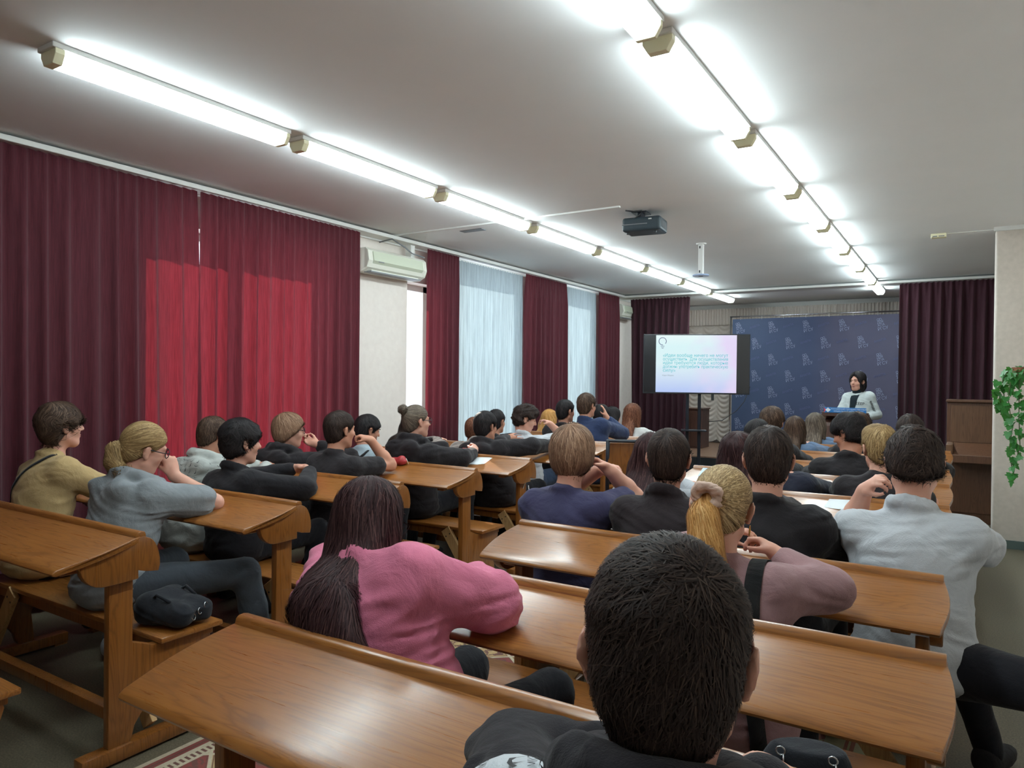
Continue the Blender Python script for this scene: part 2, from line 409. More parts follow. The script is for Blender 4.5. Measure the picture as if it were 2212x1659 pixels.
# ================================================================ the room
XL, XR, YB, YF, ZC = -4.65, 0.48, -2.6, 12.65, 2.72
def struct(name, mb, mat, parent=None):
    o = mb.obj(name, mat, parent)
    if parent is None: o['kind'] = 'structure'
    return o
struct('floor', MB().box((XL - 0.3, YB - 0.2, -0.15), (1.8, YF + 0.2, 0)), 'floor')
struct('ceiling', MB().box((XL - 0.3, YB - 0.2, ZC), (1.8, YF + 0.2, ZC + 0.2)), 'ceiling')
WIN = [(2.78, 4.40, 0.60, 2.44), (5.43, 5.92, 0.88, 2.34), (6.22, 7.58, 0.45, 2.64), (8.58, 9.64, 0.45, 2.64)]
wl = MB(); y = YB - 0.2; xo = XL - 0.3
for a, b, z0, z1 in WIN:
    wl.box((xo, y, 0), (XL, a, ZC)); wl.box((xo, a, 0), (XL, b, z0)); wl.box((xo, a, z1), (XL, b, ZC)); y = b
wl.box((xo, y, 0), (XL, YF + 0.2, ZC)); struct('wall_left', wl, 'wall')
struct('wall_front', MB().box((XL, YF, 0), (1.8, YF + 0.2, ZC)), 'wall')
struct('wall_back', MB().box((XL, YB - 0.2, 0), (1.8, YB, ZC)), 'wall')
struct('wall_right', MB().box((XR, YB, 0), (XR + 0.2, 7.34, ZC)).box((0.235, 7.34, 0), (1.8, 7.62, ZC), 0.012).box((1.6, 7.62, 0), (1.8, YF, ZC)), 'wall_beige')
for i, (a, b, z0, z1) in enumerate(WIN):
    fr = MB(); d0, d1 = XL - 0.22, XL - 0.15
    fr.box((d0, a, z0), (d1, a + 0.06, z1)).box((d0, b - 0.06, z0), (d1, b, z1)).box((d0, a, z0), (d1, b, z0 + 0.06)).box((d0, a, z1 - 0.06), (d1, b, z1))
    nm = 2 if i == 0 else 1
    w = empty('window_%d' % (i + 1), (0, 0, 0)); w['kind'] = 'structure'
    for k in range(1, nm): yy = a + (b - a) * k / nm; fr.box((d0, yy - 0.035, z0), (d1, yy + 0.035, z1))
    fr.obj('window_frame', 'white', w)
    for k in range(nm):
        MB().box((XL - 0.19, a + (b - a) * k / nm + 0.03, z0 + 0.05), (XL - 0.184, a + (b - a) * (k + 1) / nm - 0.03, z1 - 0.05)).obj('pane', 'glass', w)
    MB().box((XL - 0.15, a - 0.05, z0 - 0.04), (XL + 0.10, b + 0.05, z0), 0.01).obj('window_sill', 'white', w)
struct('trim_1', MB().box((XL, YB, ZC - 0.06), (XL + 0.035, YF, ZC)), 'white')
struct('trim_2', MB().box((XL, YF - 0.03, ZC - 0.07), (1.6, YF, ZC)), 'white')
struct('trim_3', MB().box((0.215, 7.32, ZC - 0.035), (XR, 7.345, ZC)).box((XR - 0.02, YB, ZC - 0.035), (XR + 0.001, 7.34, ZC)), 'white')
M['baseboard'] = plain('baseboard_paint', srgb(96, 112, 108), 0.6)
struct('baseboard_right', MB().box((0.215, 7.325, 0), (XR, 7.345, 0.07)).box((0.215, 7.325, 0), (0.24, 7.62, 0.07)).box((XR - 0.015, YB, 0), (XR, 7.33, 0.07)), 'baseboard')
struct('baseboard_left', MB().box((XL, YB, 0), (XL + 0.02, 10.2, 0.07)), 'baseboard')
# low stage at the far end, of floor planks
M['stage'] = wood('stage_planks', srgb(140, 108, 86), srgb(122, 92, 74), srgb(92, 68, 56), rough=0.45, coat=0.1)
st = MB().box((XL, 10.2, 0), (1.6, YF, 0.278)).obj('floor_stage', 'black'); st['kind'] = 'structure'
me = MB().box((XL + 0.005, 0, 0.278), (1.595, 0.143, 0.30), 0.003, 1).mesh('plank')
for i in range(17):
    if i == 0: o = new_obj('plank', me, 'stage', st)
    else: o = bpy.data.objects.new('plank', me); COL.objects.link(o); o.parent = st
    o.location = (0, 10.2 + i * 0.144, 0)
# ---------------------------------------------------------------- rugs
def rug_mat(name, bg, l1, l2, dk):
    t = NT(name); tc = t.n('ShaderNodeTexCoord'); sp = t.n('ShaderNodeSeparateXYZ'); t.l(tc.outputs['Object'], sp.inputs[0]); X, Y = sp.outputs[0], sp.outputs[1]
    # lattice of diamonds with medallions
    per = 0.21
    def tri(v, p): return t.math('MULTIPLY', t.math('ABSOLUTE', t.math('SUBTRACT', t.math('FRACT', t.math('DIVIDE', v, p)), 0.5)), 2.0)
    a, b = tri(X, per), tri(Y, per * 0.82)
    s = t.math('ADD', a, b); dlin = t.math('ABSOLUTE', t.math('SUBTRACT', s, 1.0))
    line = t.math('LESS_THAN', dlin, 0.10); line2 = t.math('LESS_THAN', t.math('ABSOLUTE', t.math('SUBTRACT', dlin, 0.17)), 0.025)
    v = t.mapping((1, 1, 1)); n = t.noise(v, 46, 2, 0.5, 1.2); n2 = t.noise(v, 18, 2, 0.5, 1.5)
    med = t.math('LESS_THAN', t.math('ABSOLUTE', t.math('SUBTRACT', t.math('ABSOLUTE', t.math('SUBTRACT', s, 1.0)), t.math('MULTIPLY', n2, 1.1))), 0.11)
    inner = t.math('GREATER_THAN', s, 1.0)
    c = t.mix(bg, l2, inner); c = t.mix(c, dk, med); c = t.mix(c, l1, line); c = t.mix(c, dk, line2)
    ax = t.math('ABSOLUTE', X)
    for x0, x1, col in ((0.33, 0.50, l1), (0.345, 0.375, dk), (0.40, 0.435, bg), (0.412, 0.420, dk)):
        bnd = t.math('MULTIPLY', t.math('GREATER_THAN', ax, x0), t.math('LESS_THAN', ax, x1)); c = t.mix(c, col, bnd)
    st = t.math('MULTIPLY', t.math('GREATER_THAN', ax, 0.345), t.math('GREATER_THAN', tri(Y, 0.022), 0.5)); st = t.math('MULTIPLY', st, t.math('LESS_THAN', ax, 0.375)); c = t.mix(c, l1, st)
    c = t.mix(c, dk, t.math('MULTIPLY', n, 0.45))
    return t.bsdf(c, 0.95, spec=0.1, sheen=0.2, bump=n, bstr=0.3, bdist=0.004)
M['rug'] = rug_mat('runner_rug', srgb(128, 56, 52), srgb(196, 186, 160), srgb(176, 150, 104), srgb(98, 62, 54))
M['rugred'] = rug_mat('red_rug', srgb(150, 62, 70), srgb(190, 186, 150), srgb(146, 58, 66), srgb(176, 176, 132))
o = MB().box((-0.46, -3.6, 0.0), (0.46, 6.2, 0.008), 0.003, 1).obj('runner_rug', 'rug', None, (-1.985, 3.0, 0)); tag(o, 'patterned oriental runner rug in the aisle between the two desk blocks', 'rug')
o = MB().box((-0.48, -2.2, 0.0), (0.48, 2.4, 0.007), 0.003, 1).obj('red_rug', 'rugred', None, (-0.76, 2.4, 0)); tag(o, 'red rug with pale leaf pattern on floor under the right desks', 'rug')
# ---------------------------------------------------------------- ceiling lamps
def lamp(x, y):
    r = empty('ceiling_lamp', (x, y, ZC)); L = 1.20
    w = 0.058
    MB().box((-w - 0.006, 0.0, -0.022), (w + 0.006, L, 0), 0.004).obj('housing', 'white', r)
    pr = [(-w, -0.02), (-w, -0.040), (-w * 0.62, -0.076), (w * 0.62, -0.076), (w, -0.040), (w, -0.02)]
    MB().prism(pr, 1, 0.05, L - 0.03).obj('diffuser', 'lamp', r)
    for y0, y1 in ((0.012, 0.050), (L - 0.028, L - 0.004)):
        MB().prism([(a * 1.03, b * 1.03 if b < -0.03 else b) for a, b in pr], 1, y0, y1, 0.003).obj('end_cap', 'cream', r)
    return r
first = {}
def place_lamp(x, y, label, group):
    if 'l' not in first: first['l'] = o = lamp(x, y)
    else: o = copy_tree(first['l']); o.location = (x, y, ZC)
    tag(o, label, 'lamp', group); return o
ordn = ['nearest', 'second', 'third', 'fourth', 'fifth', 'sixth', 'seventh', 'farthest']
for k in range(8):
    place_lamp(-3.15, 1.44 + 1.28 * k, '%s fluorescent ceiling lamp of the left row, near the window curtains' % ordn[k], 'left row of fluorescent lamps')
for k in range(-1, 8):
    n = 'second fluorescent ceiling lamp in view in the right row' if k == 1 else ('topmost fluorescent ceiling lamp of the right row, cut by the picture edge' if k == 0 else ('fluorescent ceiling lamp of the right row behind the viewpoint' if k < 0 else '%s fluorescent ceiling lamp in view in the right row' % ['', '', 'third', 'fourth', 'fifth', 'sixth', 'seventh', 'last and farthest'][k]))
    place_lamp(-1.0, 1.31 + 1.28 * k, n, 'right row of fluorescent lamps')
# ---------------------------------------------------------------- curtains and rails
def curtain(name, label, a, b, z0, z1, mat, pleat=0.11, amp=0.035, seed=0, group=None, shrink=0.0, tail=0.0):
    rg = np.random.RandomState(seed); a = np.array(a, float); b = np.array(b, float); L = np.linalg.norm(b - a); t = (b - a) / L; nrm = np.array([-t[1], t[0]])
    npl = max(3, int(L / pleat)); nu = npl * 10; nv = 18
    u = np.linspace(0, 1, nu + 1); ph = u * npl * 2 * np.pi + np.interp(u, np.linspace(0, 1, npl + 1), rg.uniform(-1.4, 1.4, npl + 1))
    am = np.interp(u, np.linspace(0, 1, npl + 1), rg.uniform(0.45, 1.25, npl + 1))
    V = []
    for j in range(nv + 1):
        v = j / nv; z = z1 + (z0 - z1) * v
        top = max(0.0, 1 - v / 0.12)
        wv = am * (np.sin(ph) + 0.35 * np.sin(2 * ph + 3 * v)) * amp * (0.8 + 0.35 * v) * (1 - top) + top * amp * 0.35 * np.sin(ph * 2.0)
        s = (u - 0.5) * (1 - shrink * math.sin(math.pi * min(1, v * 1.05)) + tail * v) + 0.5
        zz = z + (0.006 * np.sin(ph * 2.0) if j == 0 else 0)
        P = a[None, :] + np.outer(s * L, t) + np.outer(wv, nrm)
        V.append(np.column_stack([P, np.broadcast_to(zz, (nu + 1,))]))
    V = np.concatenate(V); F = []
    i = np.arange(nu)
    for j in range(nv):
        q = j * (nu + 1) + i; F.append(np.stack([q, q + 1, q + nu + 2, q + nu + 1], 1))
    c = np.array([(a[0] + b[0]) / 2, (a[1] + b[1]) / 2, z0])
    o = new_obj(name, np_mesh(name, V - c, np.concatenate(F)), mat, None, tuple(c)); tag(o, label, 'curtain', group); return o
XC = -4.50
curtain('window_curtain', 'wide maroon curtain at the far left, its right half glowing in sunlight', (XC, -0.6), (XC, 3.03), 0.04, 2.665, 'curtain', 0.13, 0.032, 1, 'maroon window curtains', 0, 0.035)
curtain('window_curtain', 'maroon curtain glowing red in sunlight, ending beside the nearer air conditioner', (XC, 3.055), (XC, 4.62), 0.04, 2.665, 'curtain', 0.115, 0.03, 2, 'maroon window curtains', 0, 0.012)
curtain('window_curtain', 'narrow maroon curtain just right of the blazing window slit', (XC, 5.56), (XC, 6.10), 0.04, 2.665, 'curtain', 0.10, 0.035, 3, 'maroon window curtains', 0, 0.03)
curtain('window_curtain', 'maroon curtain between the two white sheer curtains', (XC, 7.46), (XC, 8.50), 0.04, 2.665, 'curtain', 0.11, 0.035, 4, 'maroon window curtains', 0, 0.02)
curtain('window_curtain', 'maroon curtain between the farther sheer curtain and the farther air conditioner', (XC, 9.52), (XC, 10.24), 0.04, 2.665, 'curtain', 0.10, 0.035, 5, 'maroon window curtains')
curtain('sheer_curtain', 'nearer and wider white sheer curtain hanging over a bright window', (XC - 0.07, 5.95), (XC - 0.07, 7.50), 0.04, 2.65, 'tulle', 0.10, 0.016, 6, 'white sheer curtains')
curtain('sheer_curtain', 'farther and narrower white sheer curtain hanging over a bright window', (XC - 0.07, 8.42), (XC - 0.07, 9.58), 0.04, 2.65, 'tulle', 0.10, 0.016, 7, 'white sheer curtains')
curtain('stage_curtain', 'dark maroon stage curtain on the left, behind the television', (-4.47, 10.62), (-3.50, 10.62), 0.32, 2.66, 'stagecurtain', 0.10, 0.035, 8, 'stage curtains', 0, -0.10)
curtain('stage_curtain', 'dark maroon stage curtain on the right, behind the piano', (-0.69, 10.45), (1.5, 10.45), 0.32, 2.66, 'stagecurtain', 0.11, 0.035, 9, 'stage curtains')
o = MB().box((XC - 0.11, YB, 2.672), (XC + 0.03, 10.4, 2.705), 0.004).obj('curtain_rail', 'white'); tag(o, 'long white curtain rail on the ceiling along the window wall', 'curtain rail')
o = MB().box((XL, 10.40, 2.668), (1.6, 10.66, 2.70), 0.004).obj('curtain_rail', 'white'); tag(o, 'white curtain rail crossing the ceiling in front of the stage', 'curtain rail')
# ruched white curtain on the stage back wall
def ruched(x0, x1, z0, z1, y):
    nu, nv = 360, 170
    U, Vv = np.meshgrid(np.linspace(x0, x1, nu + 1), np.linspace(z1, z0, nv + 1))
    fr = U / 0.26; ff = fr - np.floor(fr); sw = 1 - (2 * ff - 1) ** 2; band = Vv / 0.085 + 1.25 * sw + 0.25 * np.sin(np.floor(fr) * 2.1)
    ridge = 1 - np.abs(2 * (band - np.floor(band)) - 1)
    D = 0.032 * ridge ** 0.8 * (0.25 + 0.75 * sw) + 0.035 * sw
    Y = y - D; zz = Vv + np.where(np.arange(nv + 1)[:, None] == nv, -0.05 * sw, 0)
    V = np.stack([U, Y, zz], 2).reshape(-1, 3); i, j = np.meshgrid(np.arange(nu), np.arange(nv)); q = (j * (nu + 1) + i).ravel()
    c = np.array([(x0 + x1) / 2, y, z0])
    return new_obj('ruched_curtain', np_mesh('ruched_curtain', V - c, np.stack([q, q + nu + 1, q + nu + 2, q + 1], 1)), 'ruched', None, tuple(c))
tag(ruched(-4.62, 1.5, 0.36, 2.46, 12.58), 'cream ruched curtain in swags across the back of the stage', 'curtain')
curtain('valance', 'cream pleated valance above the ruched stage curtain', (-4.62, 12.50), (1.5, 12.50), 2.36, 2.64, 'ruched', 0.05, 0.014, 11)
# ---------------------------------------------------------------- air conditioners
def aircon(y0, y1, z0, label):
    r = empty('air_conditioner', (XL, y0, z0)); L = y1 - y0
    pr = [(0.0, 0.0), (0.13, 0.0), (0.19, 0.03), (0.215, 0.09), (0.20, 0.18), (0.17, 0.205), (0.0, 0.205)]
    MB().prism(pr, 1, 0.03, L - 0.03).obj('body', 'acwhite', r)
    MB().prism([(0.196, 0.055), (0.226, 0.09), (0.212, 0.175), (0.19, 0.17)], 1, 0.06, L - 0.06, 0.004).obj('front_panel', 'acgreen', r)
    for a, b in ((0.0, 0.03), (L - 0.03, L)):
        MB().prism([(x * 1.02, z) for x, z in pr], 1, a, b, 0.006).obj('side_cover', 'acwhite', r)
    for k in range(2):
        MB().box((0.12, 0.08, 0.006 - k * 0.006), (0.175 - 0.03 * k, L - 0.08, 0.014 - k * 0.006), 0.001, 1).obj('louver', 'acwhite', r)
    MB().box((0.10, 0.06, -0.008), (0.19, L - 0.06, 0.004)).obj('air_slot', 'grey', r)
    MB().box((0.224, 0.12, 0.082), (0.2262, 0.19, 0.09)).obj('badge', 'grey', r)
    tag(r, label, 'air conditioner'); return r
aircon(4.66, 5.47, 2.335, 'nearer cream wall air conditioner between the maroon curtains, catching sunlight')
aircon(10.26, 10.95, 2.36, 'farther cream wall air conditioner beside the stage curtain')
o = MB().tube([(XL + 0.01, 5.02, 2.655), (-4.45, 4.98, 2.66), (-4.40, 5.10, 2.60), (-4.50, 5.32, 2.585), (-4.46, 5.46, 2.56)], 0.007).obj('cable', 'grey', smooth=True); tag(o, 'thin dark cable looping down beside the nearer air conditioner', 'cable')
o = MB().box((-4.60, 5.34, 2.54), (-4.53, 5.40, 2.70), 0.004).obj('conduit_box', 'white'); tag(o, 'small white vertical conduit above the nearer air conditioner', 'conduit')
# ---------------------------------------------------------------- things on the ceiling
def projector(c):
    r = empty('projector', c, math.radians(6))
    b = MB().box((-0.155, -0.115, -0.11), (0.155, 0.115, 0.0), 0.022, 3).obj('body', M['black2'], r)
    MB().box((-0.15, -0.119, -0.062), (0.05, -0.113, -0.054)).obj('trim_line', 'grey', r)
    MB().box((-0.05, -0.05, 0.0), (-0.01, 0.05, 0.05), 0.008).obj('mount_neck', 'blackmetal', r)
    MB().box((-0.09, -0.07, 0.045), (0.03, 0.07, 0.052)).obj('mount_plate', 'blackmetal', r)
    for x in (-0.12, 0.10): MB().lathe([(0.012, -0.124), (0.014, -0.11)], (x, -0.06, 0), 12).obj('foot', 'black', r)
    MB().tube([(0.09, 0.10, -0.055), (0.09, 0.135, -0.055)], [0.042, 0.038], 16).obj('lens', 'black', r)
    MB().box((0.06, -0.119, -0.028), (0.085, -0.114, -0.02)).obj('label_plate', 'white', r)
    for k in range(6): MB().box((0.157 - 0.004, -0.07 + k * 0.022, -0.085), (0.1575, -0.06 + k * 0.022, -0.03)).obj('vent_slot', 'grey', r)
    return r
M['black2'] = plain('projector_plastic', srgb(52, 66, 74), 0.4)
tag(projector((-2.15, 5.38, ZC - 0.052)), 'dark projector hanging from the ceiling', 'projector')
o = MB().tube([(-2.24, 5.2, 2.71), (-2.18, 5.22, 2.70), (-2.12, 5.24, 2.705), (-2.14, 5.26, 2.68), (-2.20, 5.27, 2.655), (-2.21, 5.285, 2.635)], 0.006).obj('projector_cable', 'black', smooth=True); tag(o, 'short black cable curling into the projector', 'cable')
o = MB().box((-4.6, 5.06, ZC - 0.014), (-2.23, 5.085, ZC), 0.003).obj('cable_duct', 'white'); tag(o, 'white cable duct across the ceiling running to the projector', 'cable duct')
r = empty('projector_mount', (-2.155, 6.85, ZC)); MB().lathe([(0.045, -0.012), (0.05, 0.0)], n=20).obj('ceiling_plate', 'white', r)
MB().prism([(-0.022, -0.022), (0.022, -0.022), (0.022, 0.022), (-0.022, 0.022)], 2, -0.30, -0.01, 0.004).obj('column', 'white', r)
M['flange'] = plain('flange', srgb(170, 190, 226), 0.3)
MB().lathe([(0.076, -0.318), (0.080, -0.312), (0.076, -0.304), (0.03, -0.298)], n=28).obj('flange', 'flange', r)
MB().lathe([(0.022, -0.321), (0.022, -0.317)], n=16).obj('hub_hole', 'grey', r)
for z in (-0.04, -0.275): MB().box((-0.012, -0.0235, z - 0.012), (0.0, -0.0215, z + 0.012)).obj('slot', 'black', r)
tag(r, 'empty white projector mount column with round flange hanging from ceiling', 'projector mount')
r = empty('junction_box', (-0.19, 7.43, ZC)); MB().box((-0.06, -0.04, -0.035), (0.06, 0.04, 0), 0.006).obj('box', 'cream', r); MB().box((-0.045, -0.041, -0.03), (-0.01, -0.039, -0.022)).obj('slot', 'grey', r); MB().box((0.0, -0.041, -0.03), (0.045, -0.039, -0.022)).obj('slot', 'grey', r)
tag(r, 'small cream box on the ceiling at the right, wired to the pillar', 'ceiling box')
o = MB().box((-0.13, 7.42, ZC - 0.008), (0.236, 7.432, ZC), 0.002).obj('cable_duct', 'white'); tag(o, 'thin white duct from the cream ceiling box to the pillar', 'cable duct')
o = MB().box((-3.86, 5.22, ZC - 0.006), (-3.62, 5.30, ZC), 0.002).obj('ceiling_plate', 'grey'); tag(o, 'small grey scuffed plate on the ceiling between the lamp rows and curtains', 'plate')
# ================================================================ school desks, each with its bench in front
DL, DD, ZR, ZF, ZS = 1.46, 0.30, 0.81, 0.745, 0.41     # length, depth, ridge and front height, seat height
def make_desk():
    r = empty('school_desk'); hx = DL / 2; sl = (ZR - ZF) / DD; th = 0.024
    bul = lambda p: 0.020 * math.sin(math.pi * min(1, max(0, (p[0] + DD) / DD)))
    # sloping top, local y=0 at the ridge; front edge rounded
    ys = [-DD + 0.006 + (DD - 0.006) * k / 8 for k in range(9)]
    yz = [(y, ZR + y * sl) for y in ys] + [(y, ZR + y * sl - th) for y in reversed(ys)] + [ (-DD - 0.004, ZF - th + 0.005), (-DD - 0.008, ZF - th / 2), (-DD - 0.004, ZF - 0.005)]
    autosmooth(MB().prism(yz, 0, lambda p: -hx - bul(p), lambda p: hx + bul(p), 0.004).obj('table_top', 'desk', r))
    lip = [(-0.030, ZR - 0.0065), (-0.026, ZR + 0.006), (-0.018, ZR + 0.012), (-0.006, ZR + 0.013), (0.006, ZR + 0.010), (0.010, ZR), (0.010, ZR - th), (-0.002, ZR - th)]
    autosmooth(MB().prism(lip, 0, -hx - 0.002, hx + 0.002, 0.003).obj('ridge_lip', 'desk', r))
    for s in (-1, 1):
        xo, xi = s * (hx + 0.004), s * (hx - 0.028)
        zt = lambda y: ZR + y * sl - th + 0.001
        pts = [(-0.225, zt(-0.225)), (-0.0, ZR - 0.004)]
        pts += [(0.012 + 0.052 * math.sin(a), ZR - 0.012 - 0.105 * (1 - math.cos(a))) for a in np.linspace(0.25, math.pi / 2, 7)]
        pts += [(0.058, ZR - 0.142), (0.012, ZR - 0.135), (-0.018, ZR - 0.125), (-0.018, ZR - 0.155), (-0.105, ZR - 0.158)]
        pts += [(-0.135 - 0.085 * math.sin(a), ZR - 0.075 - 0.083 * math.cos(a)) for a in np.linspace(0.15, 1.45, 6)]
        autosmooth(MB().prism(pts, 0, min(xo, xi), max(xo, xi), 0.004).obj('bracket', 'desk_side', r))
        # side panel: post above, broad foot with an arch below
        po = [(-0.105, ZR - 0.15), (-0.018, ZR - 0.15), (-0.018, ZS + 0.01), (0.06, ZS - 0.022), (0.29, ZS - 0.022), (0.30, ZS - 0.06), (0.275, ZS - 0.14), (0.255, 0.20), (0.27, 0.06), (0.20, 0.06)]
        po += [(0.085 + 0.105 * math.cos(a), 0.062 + 0.115 * math.sin(a)) for a in np.linspace(0.1, math.pi - 0.1, 9)]
        po += [(-0.025, 0.06), (-0.105, 0.06)]
        xo2, xi2 = s * (hx - 0.030), s * (hx - 0.066)
        autosmooth(MB().prism(po, 0, min(xo2, xi2), max(xo2, xi2), 0.005).obj('side_panel', 'desk_side', r))
        xr = sorted((s * (hx - 0.018), s * (hx - 0.078)))
        autosmooth(MB().box((xr[0], -0.20, 0.009), (xr[1], 0.425, 0.062), 0.008).obj('floor_runner', 'desk_side', r))
        for y in (-0.19, 0.36):
            MB().box((xr[0] + 0.004, y, 0.0), (xr[1] - 0.004, y + 0.06, 0.010)).obj('runner_pad', 'desk_side', r)
        MB().box((min(s * (hx - 0.10), s * (hx - 0.03)), 0.09, ZS - 0.052), (max(s * (hx - 0.10), s * (hx - 0.03)), 0.31, ZS - 0.022), 0.004).obj('seat_cleat', 'desk_side', r)
        MB().box((min(s * (hx - 0.12), s * (hx - 0.07)), -0.25, ZF - th - 0.02), (max(s * (hx - 0.12), s * (hx - 0.07)), -0.06, ZF - th + 0.03), 0.004).obj('top_cleat', 'desk_side', r)
    autosmooth(MB().box((-hx, 0.072, ZS - 0.022), (hx, 0.335, ZS), 0.007).obj('bench_seat', 'desk', r))
    MB().box((-hx + 0.03, 0.10, ZS - 0.075), (hx - 0.03, 0.122, ZS - 0.022), 0.003).obj('bench_rail', 'desk_side', r)
    autosmooth(MB().box((-hx + 0.066, -0.085, 0.145), (hx - 0.066, -0.04, 0.19), 0.005).obj('foot_rail', 'desk_side', r))
    # pale plank braces under the bench
    for s in (-1, 1):
        A = Vector((s * (hx - 0.30), 0.095, ZS - 0.022)); B = Vector((s * (hx - 0.075), 0.095, 0.07)); d = (B - A).normalized(); w = Vector((d.z, 0, -d.x)) * 0.036
        pts = [(A + w).to_tuple(), (A - w).to_tuple(), (B - w).to_tuple(), (B + w).to_tuple()]
        br = MB().prism([(p[0], p[2]) for p in pts], 1, 0.066, 0.088, 0.002, 1).obj('brace', 'pine', r)
        for k in (-1, 1): MB().tube([(A.x + d.x * 0.045 + k * w.x * 0.5, 0.0685, A.z + d.z * 0.045 + k * w.z * 0.5), (A.x + d.x * 0.045 + k * w.x * 0.5, 0.0645, A.z + d.z * 0.045 + k * w.z * 0.5)], 0.005, 8).obj('screw', 'screwdark', br)
    return r
proto = make_desk(); used = [False]
def desk(xend, y, label, group):
    o = copy_tree(proto) if used[0] else proto
    used[0] = True; o.location = (xend - DL / 2, y, 0); tag(o, label, 'desk', group); return o
LY = [0.74, 1.48, 2.24, 2.98, 3.705, 4.41, 5.20, 5.98, 6.72, 7.50]
LX = [-2.47, -2.50, -2.54, -2.57, -2.585, -2.60, -2.63, -2.68, -2.60, -2.62]
LL = ['wooden desk at the left picture edge, only its bench corner showing', 'nearest left wooden desk, empty top, behind the beige shirt and grey hoodie', 'left wooden desk where the grey hoodie leans an elbow', 'left wooden desk where the black jacket boy clasps his hands', 'left wooden desk with a bright window reflection on its corner', 'left wooden desk where the bun wearer rests an arm, beside the pale plank brace',
      'left wooden desk under the arm of the boy in black hoodie beside white shirt', 'left wooden desk ending behind the blond bowl haircut, below the blue jacket', 'left wooden desk just behind the auburn haired girl in white', 'farthest left wooden desk, hidden beyond the auburn haired girl in white']
for y, x, l in zip(LY, LX, LL): desk(x, y, l, 'left block of school desks')
RY = [1.11, 1.755, 2.474, 3.19, 3.91, 4.72, 5.50, 6.29, 7.03]
RX = [0.015, -0.02, -0.038, -0.04, -0.04, -0.05, -0.06, -0.07, -0.07]
RL = ['nearest right wooden desk, broad empty top beside the big dark head', 'second right wooden desk, in front of the pink sweatshirt', 'third right wooden desk, with a worn pale left end, behind the navy and white shirts', 'fourth right wooden desk, mostly hidden behind the black shirts', 'fifth right wooden desk, its ridge showing between black sweater and white shirt', 'sixth right wooden desk, its ridge showing behind the ponytail girl', 'seventh right wooden desk, nearly hidden among heads', 'eighth right wooden desk, its edge showing below long brown hair', 'farthest right wooden desk, hidden behind the ash brown hair']
for y, x, l in zip(RY, RX, RL): desk(x, y, l, 'right block of school desks')
# ================================================================ people
def rot(yaw=0.0, pitch=0.0, roll=0.0):
    """columns: right, forward, up. yaw>0 turns left, pitch>0 looks up, roll>0 tilts the head to the right"""
    y, p, r = (math.radians(a) for a in (yaw, pitch, roll))
    Rz = np.array([[math.cos(y), -math.sin(y), 0], [math.sin(y), math.cos(y), 0], [0, 0, 1]])
    Rx = np.array([[1, 0, 0], [0, math.cos(p), -math.sin(p)], [0, math.sin(p), math.cos(p)]])
    Ry = np.array([[math.cos(r), 0, math.sin(r)], [0, 1, 0], [-math.sin(r), 0, math.cos(r)]])
    return Rz @ Rx @ Ry
def wrinkle(amp, f=1.0, seed=0):
    a, b, c = np.random.RandomState(seed).uniform(0, 6, 3)
    def fn(x, y, z):
        w = np.sin(13 * f * x + 6 * np.sin(7 * f * z + a) + a)
        return amp * (np.sin(34 * f * (z + 0.35 * x) + 3.0 * w + b) * 0.6 + np.sin(24 * f * (z - 0.5 * y + 0.3 * x) + 2.2 * np.sin(15 * f * y + c)) * 0.5) * (0.35 + 0.65 * np.sin(5 * f * (x + y + z) + c) ** 2)
    return fn
def head_prims(c, R, s):
    T = lambda p: c + R @ (np.array(p) * s)
    E = lambda p, r, k=0.02, op='u': ell(T(p), np.array(r) * s, R, k, op)
    q = [E((0, -0.012, 0.03), (0.076, 0.096, 0.087)), E((0, 0.024, -0.040), (0.061, 0.070, 0.078), 0.03), E((0, 0.058, -0.100), (0.027, 0.022, 0.022), 0.03)]
    for sx in (-1, 1):
        q += [E((0.040 * sx, 0.052, -0.030), (0.026, 0.030, 0.026), 0.02), cap(T((0.056 * sx, 0.0, -0.065)), T((0.022 * sx, 0.055, -0.106)), 0.018 * s, 0.018 * s, 0.025),
              cap(T((0.010 * sx, 0.090, 0.022)), T((0.042 * sx, 0.078, 0.022)), 0.010 * s, 0.010 * s, 0.012)]
    for sx in (-1, 1):
        q += [E((0.031 * sx, 0.098, 0.002), (0.018, 0.017, 0.011), 0.012, 's'), E((0.031 * sx, 0.079, 0.002), (0.0135, 0.0125, 0.0125), 0.004)]
    q += [cap(T((0, 0.090, 0.012)), T((0, 0.112, -0.030)), 0.008 * s, 0.012 * s, 0.010), E((0.011, 0.100, -0.034), (0.009, 0.010, 0.007), 0.006), E((-0.011, 0.100, -0.034), (0.009, 0.010, 0.007), 0.006),
          E((0, 0.088, -0.063), (0.022, 0.010, 0.006), 0.006), E((0, 0.086, -0.073), (0.019, 0.011, 0.007), 0.005)]
    for sx in (-1, 1):
        Re = R @ rot(sx * 30, 0, sx * 8)
        q += [ell(T((0.087 * sx, -0.012, -0.004)), np.array((0.0075, 0.023, 0.033)) * s, Re, 0.008), ell(T((0.083 * sx, -0.004, -0.032)), np.array((0.0075, 0.012, 0.013)) * s, Re, 0.008),
              ell(T((0.094 * sx, -0.004, -0.002)), np.array((0.004, 0.012, 0.019)) * s, Re, 0.005, 's')]
    return q
